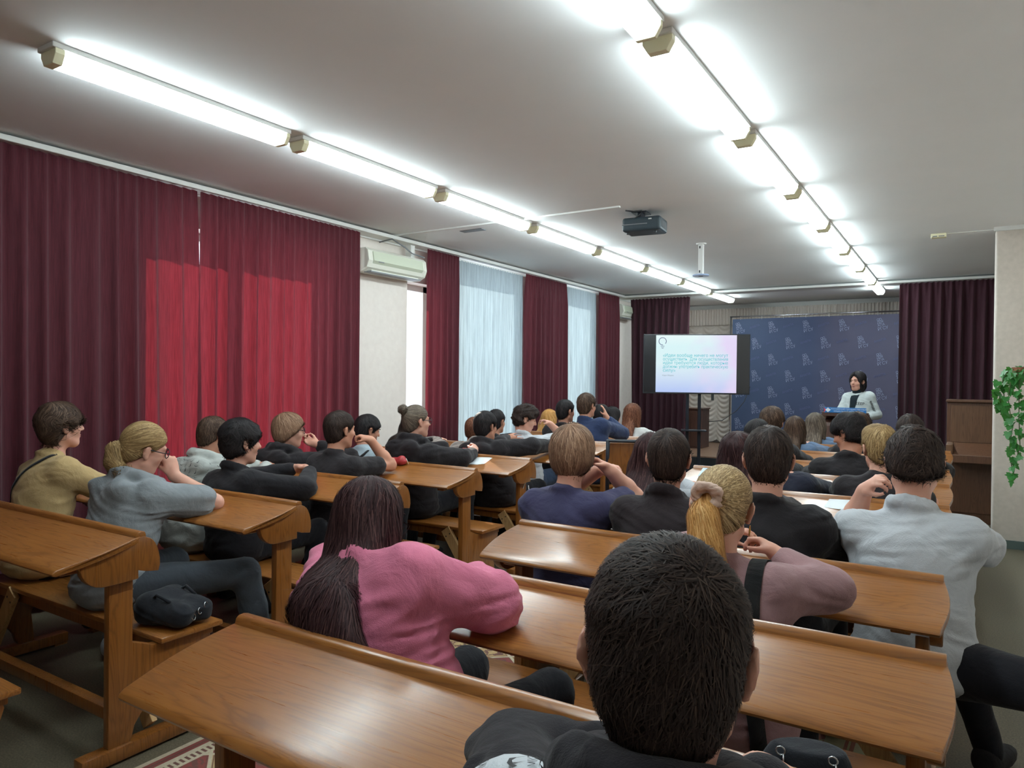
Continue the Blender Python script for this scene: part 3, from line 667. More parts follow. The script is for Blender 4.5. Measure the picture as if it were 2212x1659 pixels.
def hand_prims(w, d, n, side, s=1.0, curl=0.5, spread=0.06, thumb=0.6):
    """wrist point, finger direction, palm normal (the way the palm faces), side +1 right / -1 left, curl 0 flat .. 1 fist"""
    d = unit(d); n = unit(np.asarray(n, float) - d * (np.asarray(n, float) @ d)); u = np.cross(d, n) * side      # u points to the thumb side
    Rm = np.stack([u, d, n], 1); q = [ell(w + d * 0.047 * s, (0.040 * s, 0.053 * s, 0.016 * s), Rm, 0.015), cap(w - d * 0.01, w + d * 0.03, 0.026 * s, 0.024 * s, 0.015)]
    L = (0.070, 0.080, 0.074, 0.058)
    for i in range(4):
        o = (1.5 - i) * 0.0195 * s; b = w + d * (0.088 - 0.006 * abs(i - 1)) * s + u * o
        dr = unit(d + u * (1.5 - i) * spread); a = 0.0; p = b; ln = L[i] * s
        for j, fr in enumerate((0.44, 0.32, 0.24)):
            a += curl * (1.05, 1.45, 0.9)[j]; v = dr * math.cos(a) + n * math.sin(a); e = p + v * ln * fr
            q.append(cap(p, e, (0.0098, 0.0090, 0.0082)[j] * s, (0.0090, 0.0082, 0.0072)[j] * s, 0.004)); p = e
    b = w + d * 0.028 * s + u * 0.030 * s; v = unit(d * (0.75 - 0.2 * thumb) + u * (0.75 - 0.8 * thumb) + n * (0.25 + 0.7 * thumb)); e = b + v * 0.042 * s
    v2 = unit(v + d * 0.35 - u * (0.5 * thumb)); q += [cap(b, e, 0.014 * s, 0.0105 * s, 0.01), cap(e, e + v2 * 0.030 * s, 0.0105 * s, 0.0085 * s, 0.004)]
    return q
SK = {'fair': skin('skin_fair', srgb(212, 166, 146)), 'mid': skin('skin_mid', srgb(196, 147, 123)), 'tan': skin('skin_tan', srgb(190, 142, 114))}
HM = {'black': hairmat('hair_black', srgb(26, 24, 26), srgb(42, 38, 40), srgb(66, 60, 60)), 'dark': hairmat('hair_dark_brown', srgb(34, 27, 26), srgb(54, 43, 40), srgb(84, 68, 60)),
      'brown': hairmat('hair_brown', srgb(48, 36, 30), srgb(78, 60, 50), srgb(118, 96, 80)), 'plum': hairmat('hair_plum_brown', srgb(38, 24, 26), srgb(60, 38, 40), srgb(98, 70, 68)),
      'auburn': hairmat('hair_auburn', srgb(72, 44, 34), srgb(116, 72, 54), srgb(160, 110, 84)), 'blond': hairmat('hair_blond', srgb(104, 82, 56), srgb(160, 130, 88), srgb(206, 176, 128)),
      'sand': hairmat('hair_sandy', srgb(98, 74, 60), srgb(146, 112, 90), srgb(190, 156, 128)), 'gold': hairmat('hair_golden', srgb(158, 108, 54), srgb(206, 152, 88), srgb(232, 190, 130)),
      'streak': hairmat('hair_streaked_blond', srgb(92, 76, 58), srgb(168, 138, 98), srgb(226, 200, 156)),
      'ash': hairmat('hair_ash', srgb(66, 58, 52), srgb(104, 92, 82), srgb(150, 136, 120))}
EYE = plain('eye_dark', srgb(40, 32, 30), 0.2); LIPM = plain('lip', srgb(176, 112, 104), 0.5)
CM = {}
def cmat(key, rgb, **kw):
    if key not in CM: CM[key] = cloth('cloth_' + key, srgb(*rgb), **kw)
    return CM[key]
STR = {}
def strands(fld, V, flow, n, length, segs, width, off, seed, clump=0.0, droop=0.0):
    """fine locks following the hair surface; returns verts, quads, hv"""
    rg = np.random.RandomState(seed); P = V[rg.randint(0, len(V), n)] + rg.normal(0, 0.002, (n, 3)); P = fld.snap(P, off, 2)
    L = length * rg.uniform(0.6, 1.3, n)[:, None]; jit = rg.normal(0, 1, (n, 3)); rows = []; offs = off * rg.uniform(0.2, 1.8, n)
    for k in range(segs + 1):
        N = fld.grad(P); d = flow(P) + jit * clump; d -= N * (d * N).sum(1, keepdims=True); d /= np.linalg.norm(d, axis=1, keepdims=True) + 1e-6
        B = np.cross(d, N); wd = width * (1.0, 1.0, 0.9, 0.75, 0.5, 0.2)[min(5, int(5 * k / segs))]
        rows.append((P + B * wd / 2, P - B * wd / 2))
        P = P + d * L / segs; P = P - N * np.clip(fld.sample(P) - offs - droop * k, -0.02, np.where(N[:, 2] < -0.45, 0.0018, 0.02))[:, None]
    VV = np.concatenate([np.stack(r, 1).reshape(-1, 3) for r in rows]); F = []
    b = np.arange(n) * 2
    for k in range(segs): F.append(np.stack([b + 2 * n * k, b + 1 + 2 * n * k, b + 1 + 2 * n * (k + 1), b + 2 * n * (k + 1)], 1))
    return VV, np.concatenate(F), np.tile(np.repeat(np.clip(rg.beta(2, 2, n), 0, 1), 2), segs + 1)
def add_hv(me, hv):
    a = me.attributes.new('hv', 'FLOAT', 'POINT'); a.data.foreach_set('value', hv.astype(np.float32))
def hair_mesh(prims, h, flow, base, name, mat, parent, seed, n, length, width, noise=None, off=0.003, clump=0.15, segs=4, droop=0.0):
    f = Field(prims, h, noise); V, F = f.mesh()
    v2, f2, hv2 = strands(f, V, flow, n, length, segs, width, off, seed, clump, droop)
    rg = np.random.RandomState(seed + 5)
    W = np.concatenate([V, v2]) - base; me = np_mesh(name, W, np.concatenate([F, f2 + len(V)])); add_hv(me, np.concatenate([np.full(len(V), 0.32) + rg.uniform(-0.08, 0.08, len(V)), hv2]))
    o = new_obj(name, me, mat, parent); return o, f
def person(label, head, yaw=0, hy=None, hp=0, hr=0, seat=None, s=0.95, skinc='mid', hair=('short', 'dark'), top=('tee', 'black', (44, 42, 46)), legs=('dark', (40, 42, 50)),
           ra=None, la=None, res=0.008, build=1.0, lean=None, stand=False, group='people seated in the audience', extras=(), legpose=None, bag=None, shoe=None, seed=None, strn=1.0, collar=None, nko=(0, 0, 0), cz=0.0):
    """head: world position of the head centre. arms: dict(elbow, wrist, dir, palm, curl, ...) in world coordinates"""
    s = s * 0.93; c = np.array(head, float); hy = yaw if hy is None else hy; Rh = rot(hy, hp, hr); Rb = rot(yaw); X, Y, Z = Rb[:, 0], Rb[:, 1], Rb[:, 2]
    seed = int(abs(c[0] * 977 + c[1] * 131) * 10) % 100000 if seed is None else seed; rg = np.random.RandomState(seed)
    if seat is None: seat = (c[0], c[1] - 0.10)
    sz = 0.90 if stand else ZS; base = np.array((seat[0], seat[1], 0.0 if stand else 0.0))
    Pv = np.array((seat[0], seat[1], sz + 0.09)); nb = c + Rh @ np.array((0, -0.03, -0.08)) * s; Nk = c + np.array((0, 0, -0.203 * s)) - Y * 0.045 + np.array(nko, float)
    mid = (Pv + Nk) / 2 - Y * (0.02 if not stand else 0.0)
    sp = lambda t: (1 - t) ** 2 * Pv + 2 * t * (1 - t) * mid + t * t * Nk
    def frame(t):
        d = unit(sp(min(1, t + 0.02)) - sp(max(0, t - 0.02))); x = unit(X - d * (X @ d)); return np.stack([x, np.cross(d, x), d], 1)
    bw = build
    Sc = sp(0.86); sw = 0.142 * bw * s / 0.95
    fr = frame(0.9); shR = Sc + fr[:, 0] * sw + fr[:, 2] * 0.012; shL = Sc - fr[:, 0] * sw + fr[:, 2] * 0.012
    # ---- arms
    zdesk = 0.79
    def arm(A, sh, sd):
        if A is None:
            A = dict(elbow=sh + X * 0.07 * sd + Y * 0.20 + np.array((0, 0, max(-0.26, zdesk - 0.02 - sh[2]))), wrist=None)
        e = np.array(A['elbow'], float); w = A.get('wrist'); w = sh - X * 0.10 * sd + Y * 0.40 + np.array((0, 0, max(-0.24, zdesk + 0.03 - sh[2]))) if w is None else np.array(w, float)
        u1, u2 = 0.29 * s / 0.95, 0.25 * s / 0.95
        if not A.get('free'):
            # keep the bone lengths: bring elbow onto both spheres as near as possible to where it was asked for
            for _ in range(12):
                e = sh + unit(e - sh) * u1; e = w + unit(e - w) * u2
        d = np.array(A.get('dir', unit(w - e))); n = np.array(A.get('palm', (0, 0, -1.0)))
        return dict(e=e, w=w, d=d, n=n, curl=A.get('curl', 0.35), sleeve=A.get('sleeve'), spread=A.get('spread', 0.06), thumb=A.get('thumb', 0.5))
    AR = {1: arm(ra, shR, 1), -1: arm(la, shL, -1)}
    sh = {1: shR, -1: shL}
    # ---- body (skin): head, neck, slim trunk core, arms, hands
    q = head_prims(c, Rh, s)
    q += [cap(nb, Nk + Z * 0.0, 0.052 * s * bw ** 0.5, 0.058 * s * bw ** 0.5, 0.03), cap(Nk, sp(0.8), 0.060, 0.075, 0.03), cap(sp(0.8), Pv, 0.075, 0.07, 0.03), cap(shL, shR, 0.038, 0.038, 0.03)]
    for sd in (1, -1):
        a = AR[sd]; q += [cap(sh[sd], a['e'], 0.042 * bw, 0.036 * bw, 0.02), cap(a['e'], a['e'] + (a['w'] - a['e']) * 0.35, 0.037 * bw, 0.037 * bw, 0.015), cap(a['e'] + (a['w'] - a['e']) * 0.35, a['w'], 0.037 * bw, 0.025 * bw, 0.015)]
        q += hand_prims(a['w'], a['d'], a['n'], sd, s * 0.95, a['curl'], a['spread'], a['thumb'])
    fb = Field(q, 0.0072 if res < 0.007 else (0.0092 if res < 0.009 else 0.0118)); V, F = fb.mesh()
    body = new_obj('person', np_mesh('person', V - base, F), SK[skinc], None, tuple(base)); tag(body, label, 'person', group)
    # ---- clothing top
    kind, ck, rgb = top[:3]; inf = {'tee': 0.012, 'shirt': 0.016, 'sweater': 0.020, 'hoodie': 0.026, 'jacket': 0.022, 'loose': 0.030}[kind]
    q = []
    for t, r in ((0.02, (0.158, 0.118, 0.10)), (0.22, (0.138, 0.104, 0.11)), (0.45, (0.142, 0.104, 0.11)), (0.66, (0.152, 0.106, 0.10)), (0.82, (0.138, 0.090, 0.075))):
        q.append(ell(sp(t), (r[0] * bw + inf, r[1] * bw + inf, r[2] + inf * 0.5), frame(t), 0.06))
    q += [cap(shL, shR, 0.052 * bw + inf * 0.6, 0.052 * bw + inf * 0.6, 0.05), cap(sp(0.84), Nk + Z * 0.022 - Y * 0.004, 0.085, 0.064 * s / 0.95 + 0.3 * inf, 0.03)]
    for sd in (1, -1): q.append(cap(Nk - Z * 0.01 + fr[:, 0] * 0.03 * sd, sh[sd], 0.046, 0.050 * bw + inf * 0.6, 0.04))
    for sd in (1, -1):
        a = AR[sd]; lng = kind in ('sweater', 'hoodie', 'jacket', 'shirt', 'loose'); cut = a['sleeve'] if a['sleeve'] is not None else (0.95 if lng else None)
        e, w = a['e'], a['w']; ia = inf * (1.0 if lng else 1.3)
        if cut is not None and cut < 0: q.append(cap(sh[sd], sh[sd] + (e - sh[sd]) * (1 + cut), 0.050 * bw + ia, 0.050 * bw + ia, 0.03))
        elif cut is None:       # short sleeve: ends above the elbow
            q.append(cap(sh[sd], sh[sd] + (e - sh[sd]) * 0.62, 0.048 * bw + ia, 0.047 * bw + ia, 0.03))
        else:
            q.append(cap(sh[sd], e, 0.047 * bw + ia, 0.040 * bw + ia, 0.03)); q.append(cap(e, e + (w - e) * cut, 0.040 * bw + ia, 0.028 * bw + ia * (0.9 if cut < 0.8 else 0.6), 0.02))
    ncol = Nk + Z * (0.02 + cz)
    def neck_ring(R0, r, z, tilt, k=0.012, a0=0, a1=360):
        out = []; st = 24
        for ang in range(a0, a1, st):
            p = [ncol + X * R0 * math.cos(math.radians(g)) + Y * R0 * (math.sin(math.radians(g)) + 0.15) + Z * (z - tilt * math.sin(math.radians(g))) for g in (ang, ang + st)]
            out.append(cap(p[0], p[1], r, r, k))
        return out
    if kind == 'hoodie':
        q += neck_ring(0.088, 0.026, 0.030, 0.035, 0.02)
        bk = ncol - Y * 0.105 - Z * 0.045
        q += [ell(bk, (0.135, 0.050, 0.075), frame(0.92), 0.03), ell(bk + Z * 0.04 + X * 0.07, (0.075, 0.05, 0.05), Rb, 0.03), ell(bk + Z * 0.04 - X * 0.07, (0.075, 0.05, 0.05), Rb, 0.03), ell(ncol - Y * 0.062 - Z * 0.01, (0.085, 0.05, 0.045), Rb, 0.03)]
    elif kind in ('shirt', 'jacket'):
        q += neck_ring(0.065, 0.009, 0.036, 0.03) + neck_ring(0.069, 0.012, 0.018, 0.03)
    elif kind == 'sweater' or kind == 'loose':
        q += neck_ring(0.066, 0.013, 0.010, 0.03, 0.012, 0, 180) if hair[0] == 'long' else neck_ring(0.066, 0.013, 0.010, 0.03)
    else:
        q += neck_ring(0.068, 0.009, 0.002, 0.03)
    if collar == 'turtle': q += neck_ring(0.058, 0.012, 0.05, 0.0) + neck_ring(0.060, 0.012, 0.07, 0.0)
    if seat is not None and not stand: q.append(ell(Pv - Z * 0.03 - Y * 0.02, (0.175 * bw, 0.125 * bw, 0.075), Rb, 0.04))
    am = {'tee': 0.0050, 'shirt': 0.0062, 'sweater': 0.0062, 'hoodie': 0.0080, 'jacket': 0.0050, 'loose': 0.0085}[kind]
    ft = Field(q, res * 1.34 if res < 0.009 else 0.0145, wrinkle(am * 0.8, 1.9, seed)); V, F = ft.mesh()
    nm = {'tee': 't_shirt', 'shirt': 'shirt', 'sweater': 'sweater', 'hoodie': 'hoodie', 'jacket': 'jacket', 'loose': 'sweatshirt'}[kind]
    topo = new_obj(nm, np_mesh(nm, V - base, F), cmat(ck, rgb), body)
    # ---- trousers and shoes
    q = []; sq = []
    for sd in (1, -1):
        hip = Pv + X * 0.085 * sd - Z * 0.01
        if stand: kn = hip + Y * 0.02 - Z * 0.42; an = kn - Z * 0.42 - Y * 0.02; toe = Y
        else:
            lp = (legpose or {}).get(sd)
            if lp is None: kn = hip + X * 0.06 * sd + Y * 0.43 + Z * 0.02; kn[2] = max(kn[2], ZS + 0.08); an = np.array((kn[0], kn[1], 0.09)) - Y * 0.06 + X * 0.02 * sd; toe = Y
            else: kn = np.array(lp[0], float); an = np.array(lp[1], float); toe = unit(lp[2])
        q += [cap(hip, kn, 0.088 * bw, 0.064, 0.04), cap(kn, kn + (an - kn) * 0.4, 0.064, 0.060, 0.02), cap(kn + (an - kn) * 0.4, an, 0.060, 0.048, 0.02)]
        Rt = np.stack([np.cross(toe, Z), toe, Z], 1); ft0 = np.array((an[0], an[1], max(0.045, an[2] - 0.045)))
        sq.append([ell(ft0 + toe * 0.05, (0.045, 0.125, 0.042), Rt, 0.02), ell(ft0 - toe * 0.02 + Z * 0.025, (0.042, 0.05, 0.05), Rt, 0.03), pln(ft0 - Z * 0.036, (0, 0, 1))])
    q.append(ell(Pv, (0.16 * bw, 0.115 * bw, 0.09), Rb, 0.05))
    fl = Field(q, 0.018, wrinkle(0.004, 0.9, seed + 3)); V, F = fl.mesh(); new_obj('trousers', np_mesh('trousers', V - base, F), cmat(legs[0], legs[1]), body)
    for sp_ in sq:
        f2 = Field(sp_, 0.014); V, F = f2.mesh(); new_obj('shoe', np_mesh('shoe', V - base, F), cmat(*(shoe or ('shoe_dark', (44, 42, 44)))), body)
    # ---- hair
    T = lambda p: c + Rh @ (np.array(p) * s); E = lambda p, r, k=0.02, op='u': ell(T(p), np.array(r) * s, Rh, k, op)
    style, hc = hair[:2]; o = dict(hair[2]) if len(hair) > 2 else {}
    t = o.get('t', {'short': 0.012, 'crop': 0.008, 'mop': 0.020, 'bowl': 0.022, 'long': 0.018, 'pony': 0.011, 'bun': 0.011, 'bob': 0.022, 'curly': 0.030}[style])
    zf, zn = o.get('zf', {'short': 0.062, 'crop': 0.065, 'mop': 0.045, 'bowl': 0.030, 'long': 0.06, 'pony': 0.062, 'bun': 0.062, 'bob': 0.055, 'curly': 0.045}[style]), o.get('zn', {'short': -0.085, 'crop': -0.055, 'mop': -0.085, 'bowl': -0.10, 'long': -0.14, 'pony': -0.075, 'bun': -0.075, 'bob': -0.13, 'curly': -0.085}[style])
    q = [E((0, -0.014, 0.032), (0.077 + t, 0.097 + t, 0.088 + t)), E((0, -0.050, -0.035), (0.062 + t * 0.6, 0.050 + t * 0.6, 0.068), 0.03)]
    if style in ('bowl', 'bob', 'long', 'mop', 'curly'):
        for sx in (-1, 1): q.append(E((0.052 * sx, -0.018, -0.02), (0.028 + t * 0.4, 0.060, 0.06 if style != 'mop' else 0.045), 0.03))
    if style == 'bob':
        for sx in (-1, 1): q.append(E((0.066 * sx, -0.014, -0.07), (0.025, 0.046, 0.062), 0.02))
        q.append(E((0, -0.07, -0.075), (0.078, 0.042, 0.06), 0.03))
    if style == 'curly' or o.get('puff'): q.append(E((0, 0.03, 0.085), (0.078, 0.085, 0.050), 0.03))
    # hairline: keep what lies above the line from forehead to nape, free the face and the ears
    y0, y1 = 0.092, (-0.062 if style not in ('bob', 'long') else 0.02)
    tv = np.array((0, y1 - y0, zn - zf)); nn = np.array((0, tv[2], -tv[1]));
    q.append(pln(T((0, y0, zf)), Rh @ nn, 0.012 * s))
    q.append(E((0, 0.105, -0.060), (0.062, 0.060, 0.098), 0.012, 's'))
    if o.get('brow_up'): q += [E((0, 0.118, 0.034), (0.062, 0.054, 0.080), 0.012, 's'), E((0, 0.105, -0.055), (0.074, 0.066, 0.095), 0.012, 's')] + [E((0.088 * sx, 0.008, -0.012), (0.026, 0.036, 0.042), 0.008, 's') for sx in (-1, 1)]
    if style in ('short', 'crop', 'pony', 'bun', 'mop', 'curly') and not o.get('cover'):
        for sx in (-1, 1): q.append(E((0.088 * sx, -0.008, -0.010), (0.024, 0.034, 0.040), 0.008, 's'))
    if zn > -0.11 and style not in ('bob', 'long'): q.append(pln(T((0, 0, zn)), Rh @ np.array((0, -0.3, 1.0)), 0.015))
    down = np.array((0, 0, -1.0))
    def back(tt, off=0.03, xs=0.0):
        f = frame(tt); P0 = sp(tt) + X * xs; k = np.arange(0.03, 0.34, 0.005); Q = P0[None, :] - np.outer(k, f[:, 1]); dd_ = ft.sample(Q); g = np.nonzero(dd_ > 0.0)[0]
        return Q[g[0]] - f[:, 1] * off if len(g) else P0 - f[:, 1] * (0.12 * bw + inf + off)
    if style == 'long':
        ln = o.get('len', 0.35); tl = o.get('xs', 0.0); wd = o.get('w', 0.085)
        pts = [T((0, -0.075, -0.02)), T((0, -0.095, -0.10)) + X * tl * 0.3]
        z_end = c[2] - 0.10 - ln
        for tt in (0.90, 0.78, 0.64, 0.5, 0.36, 0.22):
            p = back(tt, 0.022, tl * (1.2 - tt) * 2)
            if p[2] < pts[-1][2] - 0.03 and p[2] > z_end: pts.append(p)
        if o.get('tt'): pts = pts[:2] + [back(a, 0.020, b) for a, b in o['tt']]
        for i in range(len(pts) - 1):
            m = (pts[i] + pts[i + 1]) / 2; L = np.linalg.norm(pts[i + 1] - pts[i]); d = unit(pts[i] - pts[i + 1]); x = unit(X - d * (X @ d)); Rr = np.stack([x, np.cross(d, x), d], 1)
            g = 1.0 - 0.35 * (i / max(1, len(pts) - 2)) ** 2
            q.append(ell(m, (wd * g, 0.034, L * 0.5 + 0.045), Rr, 0.03))
        if o.get('front', True):
            for sx in (-1, 1): q.append(cap(T((0.074 * sx, -0.01, -0.02)), T((0.080 * sx, -0.035, -0.13)), 0.026, 0.028, 0.03))
    crown = T(o.get('crown', (0.0, -0.06, 0.12)))
    if style in ('pony', 'bun'): tie = T(o.get('tie', (0.0, -0.108, 0.035)))
    def flow(P):
        if style in ('pony', 'bun'): d = tie - P; return d / (np.linalg.norm(d, axis=1, keepdims=True) + 1e-6)
        d = P - crown; d = d / (np.linalg.norm(d, axis=1, keepdims=True) + 1e-6)
        w = np.clip((c[2] + 0.02 - P[:, 2:3]) / 0.10, 0, 1) if style in ('long', 'bob', 'bowl') else np.clip((c[2] - P[:, 2:3]) / 0.2, 0, 0.6)
        if style in ('mop', 'curly'): d = d + 0.6 * np.sin(P[:, [1, 2, 0]] * 55 + seed)
        return d * (1 - w) + down * w
    big = c[1] < 3.0
    near = 1.0 if c[1] < 3.0 else (0.6 if c[1] < 4.6 else 0.35)
    wdt = o.get('sw', 0.0030 if big else (0.0028 if c[1] < 5.1 else 0.0042)); nst = int(o.get('n', 3200 if big else (2600 if c[1] < 5.1 else 1300)) * strn)
    am = {'short': 0.002, 'crop': 0.001, 'mop': 0.005, 'bowl': 0.003, 'long': 0.003, 'pony': 0.001, 'bun': 0.001, 'bob': 0.002, 'curly': 0.009}[style]
    fq = {'curly': 1.9, 'mop': 1.5}.get(style, 1.0)
    nz = wrinkle(am, fq * 1.3, seed + 9)
    lenst = o.get('ls', {'short': 0.045, 'crop': 0.03, 'mop': 0.06, 'bowl': 0.10, 'long': 0.16, 'pony': 0.09, 'bun': 0.08, 'bob': 0.10, 'curly': 0.035}[style])
    hres = max(0.0045, min(res, 0.0075)) if big else 0.0078
    ho, fh = hair_mesh(q, hres, flow, base, 'hair', HM[hc], body, seed, nst, lenst, wdt, nz, o.get('off', {'pony': 0.0012, 'bun': 0.0012, 'crop': 0.0015, 'short': 0.002}.get(style, 0.003)), o.get('cl', {'mop': 0.5, 'curly': 0.8, 'short': 0.22, 'crop': 0.16, 'pony': 0.05, 'bun': 0.05}.get(style, 0.10)), 5 if style in ('long', 'pony', 'bob', 'bun', 'bowl') else 3, o.get('dr', {'mop': 0.0016, 'curly': 0.0018, 'short': 0.0004}.get(style, 0.0)))
    if style == 'pony':
        pt = [tie + Rh @ np.array((0, 0.01, 0.0))] + [np.array(p) for p in o['tail']]; rs = o.get('tr', [0.022, 0.034, 0.036, 0.028, 0.010][:len(pt)])
        fl2 = lambda P: np.stack([np.interp(P[:, 2], [p[2] for p in pt[::-1]], np.gradient([p[i] for p in pt[::-1]], [p[2] for p in pt[::-1]])) * -1 for i in range(3)], 1) if False else (np.array(pt[-1]) - P) / np.linalg.norm(np.array(pt[-1]) - P, axis=1, keepdims=True)
        hair_mesh(chain(pt, rs, 0.02), hres, fl2, base, 'ponytail', HM[o.get('tailc', hc)], body, seed + 1, nst // 2, 0.12, wdt, wrinkle(0.002, 1.5, seed), 0.003, 0.08)
    if style == 'bun':
        tb = T(o.get('bun', (0, -0.115, 0.075))); hair_mesh([ell(tb, (0.032, 0.032, 0.030), Rh), cap(tie, tb, 0.018, 0.02, 0.02)], hres, lambda P: np.cross(P - tb, np.array((0.3, 0.5, 0.8))), base, 'hair_bun', HM[hc], body, seed + 2, 200, 0.05, wdt, wrinkle(0.003, 2, seed), 0.004, 0.5)
    # eyes, brows and lips where the face shows
    if o.get('face') or 'face' in extras:
        mb = MB()
        for sx in (-1, 1):
            e = MB(); bmesh.ops.create_uvsphere(e.b, u_segments=12, v_segments=8, radius=0.0068 * s, matrix=Matrix.Translation(Vector(T((0.031 * sx, 0.0855, 0.002)) - base))); eo = e.obj('eye', EYE, body, smooth=True)
            MB().tube([tuple(T((x * sx, y, z)) - base) for x, y, z in ((0.012, 0.101, 0.021), (0.03, 0.0985, 0.026), (0.047, 0.086, 0.022))], [0.0028 * s, 0.0032 * s, 0.0018 * s], 6).obj('eyebrow', HM[o.get('brow', 'dark')], body, smooth=True)
        f3 = Field([E((0, 0.0905, -0.063), (0.022, 0.009, 0.0055), 0.004), E((0, 0.0885, -0.073), (0.018, 0.010, 0.0062), 0.004)], 0.003); V, F = f3.mesh(); new_obj('lips', np_mesh('lips', V - base, F), LIPM, body)
    if 'glasses' in extras:
        g = MB()
        for sx in (-1, 1):
            cc = T((0.033 * sx, 0.104, 0.0)) - base; g.ring(cc, 0.022 * s, 0.0022, Rh[:, 1], 16, 5)
            g.tube([tuple(T((0.055 * sx, 0.102, 0.006)) - base), tuple(T((0.082 * sx, 0.06, 0.008)) - base), tuple(T((0.086 * sx, -0.01, 0.012)) - base)], 0.0022, 5)
        g.tube([tuple(T((-0.011, 0.108, 0.004)) - base), tuple(T((0.011, 0.108, 0.004)) - base)], 0.002, 5)
        g.obj('glasses', 'black', body, smooth=True)
    return dict(o=body, top=topo, ft=ft, fb=fb, fh=fh, base=base, T=T, Rh=Rh, Rb=Rb, sp=sp, frame=frame, back=back, Nk=Nk, c=c, arms=AR, sh=sh, s=s)
def strap(p, pts, width, mat, name='strap', off=0.003):
    V, F = snap_ribbon(p['ft'], pts, width, off); return new_obj(name, np_mesh(name, V - p['base'], F), mat, p['o'])
BLACK = (40, 36, 39)
def A(elbow, wrist, **k): return dict(elbow=elbow, wrist=wrist, **k)
PP = {}
# ---- left block, from the near row to the far row
PP[1] = person('person in a beige t-shirt with a thin black strap across the back, brown bowl haircut', (-3.86, 1.85, 1.125), 0, -4, 4, 0, (-3.80, 1.72), 0.95, 'fair', ('mop', 'brown', dict(zf=0.03, zn=-0.085, t=0.022, ls=0.09, cl=0.12, dr=0.0006, face=1, crown=(0, -0.03, 0.125))), ('tee', 'beige', (188, 160, 114)), ('dark', (38, 38, 44)), None, None, 0.0065, 1.04)
PP[2] = person('person in a grey hoodie with blond ponytail and glasses, cheek resting on a fist', (-3.138, 1.860, 1.056), 0, -12, -16, 10, (-3.078, 1.685), 0.98, 'fair', ('pony', 'blond', dict(tie=(0, -0.104, 0.0), tail=[(-3.185, 1.755, 1.055), (-3.18, 1.745, 1.00), (-3.12, 1.75, 0.96)], tr=[0.020, 0.032, 0.034, 0.020], face=1)), ('hoodie', 'greyhood', (138, 143, 148)), ('greyjean', (72, 78, 86)),
              A((-2.925, 2.075, 0.80), (-3.095, 1.975, 0.925), dir=(-0.20, -0.15, 1.0), palm=(-1, 0.2, 0.0), curl=0.95, sleeve=-0.26, free=True), A((-3.30, 2.00, 0.80), (-3.24, 2.16, 0.81), sleeve=0.95, free=True), 0.0065, 1.0, extras=('glasses',), shoe=('shoe_light', (176, 180, 186)), legpose={-1: ((-3.22, 2.06, 0.49), (-3.52, 1.93, 0.09), (-0.55, 0.6, 0)), 1: ((-2.74, 2.10, 0.50), (-2.72, 2.20, 0.09), (0.1, 1, 0))})
PP[3] = person('person in a white printed hoodie half hidden behind the black jacket', (-3.710, 2.620, 1.038), 0, 0, -8, 0, (-3.670, 2.445), 0.95, 'mid', ('crop', 'brown'), ('hoodie', 'whitehood', (190, 194, 190)), ('dark', (38, 38, 44)), None, None, 0.0075, 1.02)
PP[4] = person('person in a black jacket with thick black hair, hands clasped on the desk', (-3.285, 2.490, 1.031), 0, -14, -3, 0, (-3.255, 2.445), 0.98, 'fair', ('mop', 'black', dict(zf=0.035, face=1, t=0.024)), ('jacket', 'blackjacket', (38, 36, 40)), ('blackjean', (36, 36, 42)),
              A((-3.025, 2.680, 0.790), (-3.155, 2.850, 0.845), dir=(-0.7, 0.6, 0.1), palm=(-0.5, -0.4, -0.6), curl=0.6, sleeve=0.9), A((-3.495, 2.720, 0.790), (-3.295, 2.860, 0.850), dir=(0.8, 0.5, 0.1), palm=(0.4, -0.4, -0.7), curl=0.6, sleeve=0.9), 0.007, 1.0)
PP[5] = person('person in a black hoodie with light brown hair and glasses, hand at the chin', (-3.761, 3.220, 1.030), 0, -30, -2, 0, (-3.751, 3.185), 0.95, 'fair', ('bowl', 'sand', dict(zf=0.045, t=0.018, zn=-0.085, face=1)), ('hoodie', 'black', BLACK), ('dark', (38, 38, 44)),
              A((-3.50, 3.50, 0.84), (-3.645, 3.355, 0.935), dir=(-0.8, -0.2, 0.25), palm=(-0.2, -0.6, 0.6), curl=0.7, sleeve=0.85, free=True), None, 0.0085, 1.0, extras=('glasses',))
PP[6] = person('person in a black t-shirt with short dark hair, bare forearm raised to the cheek', (-3.292, 3.220, 1.058), 0, -10, -2, 0, (-3.292, 3.185), 0.98, 'mid', ('short', 'dark'), ('tee', 'blacktee', (46, 42, 45)), ('dark', (38, 38, 44)),
              A((-3.125, 3.50, 0.82), (-3.185, 3.38, 0.985), dir=(-0.75, -0.35, 0.35), palm=(-0.5, -0.2, -0.6), curl=0.75, free=True), A((-3.432, 3.510, 0.800), (-3.192, 3.530, 0.830), dir=(0.9, -0.1, 0.0), palm=(0.1, -0.9, 0.1), curl=0.6), 0.0085, 1.05)
PP[7] = person('person in a pale blue t-shirt, head bowed, beside the white wall panel', (-3.769, 3.970, 0.994), 0, -24, -14, 0, (-3.769, 3.910), 0.93, 'mid', ('short', 'black', dict(t=0.016, zf=0.05, face=1)), ('tee', 'paleblue', (168, 184, 194)), ('dark', (38, 38, 44)), None, None, 0.009, 0.95)
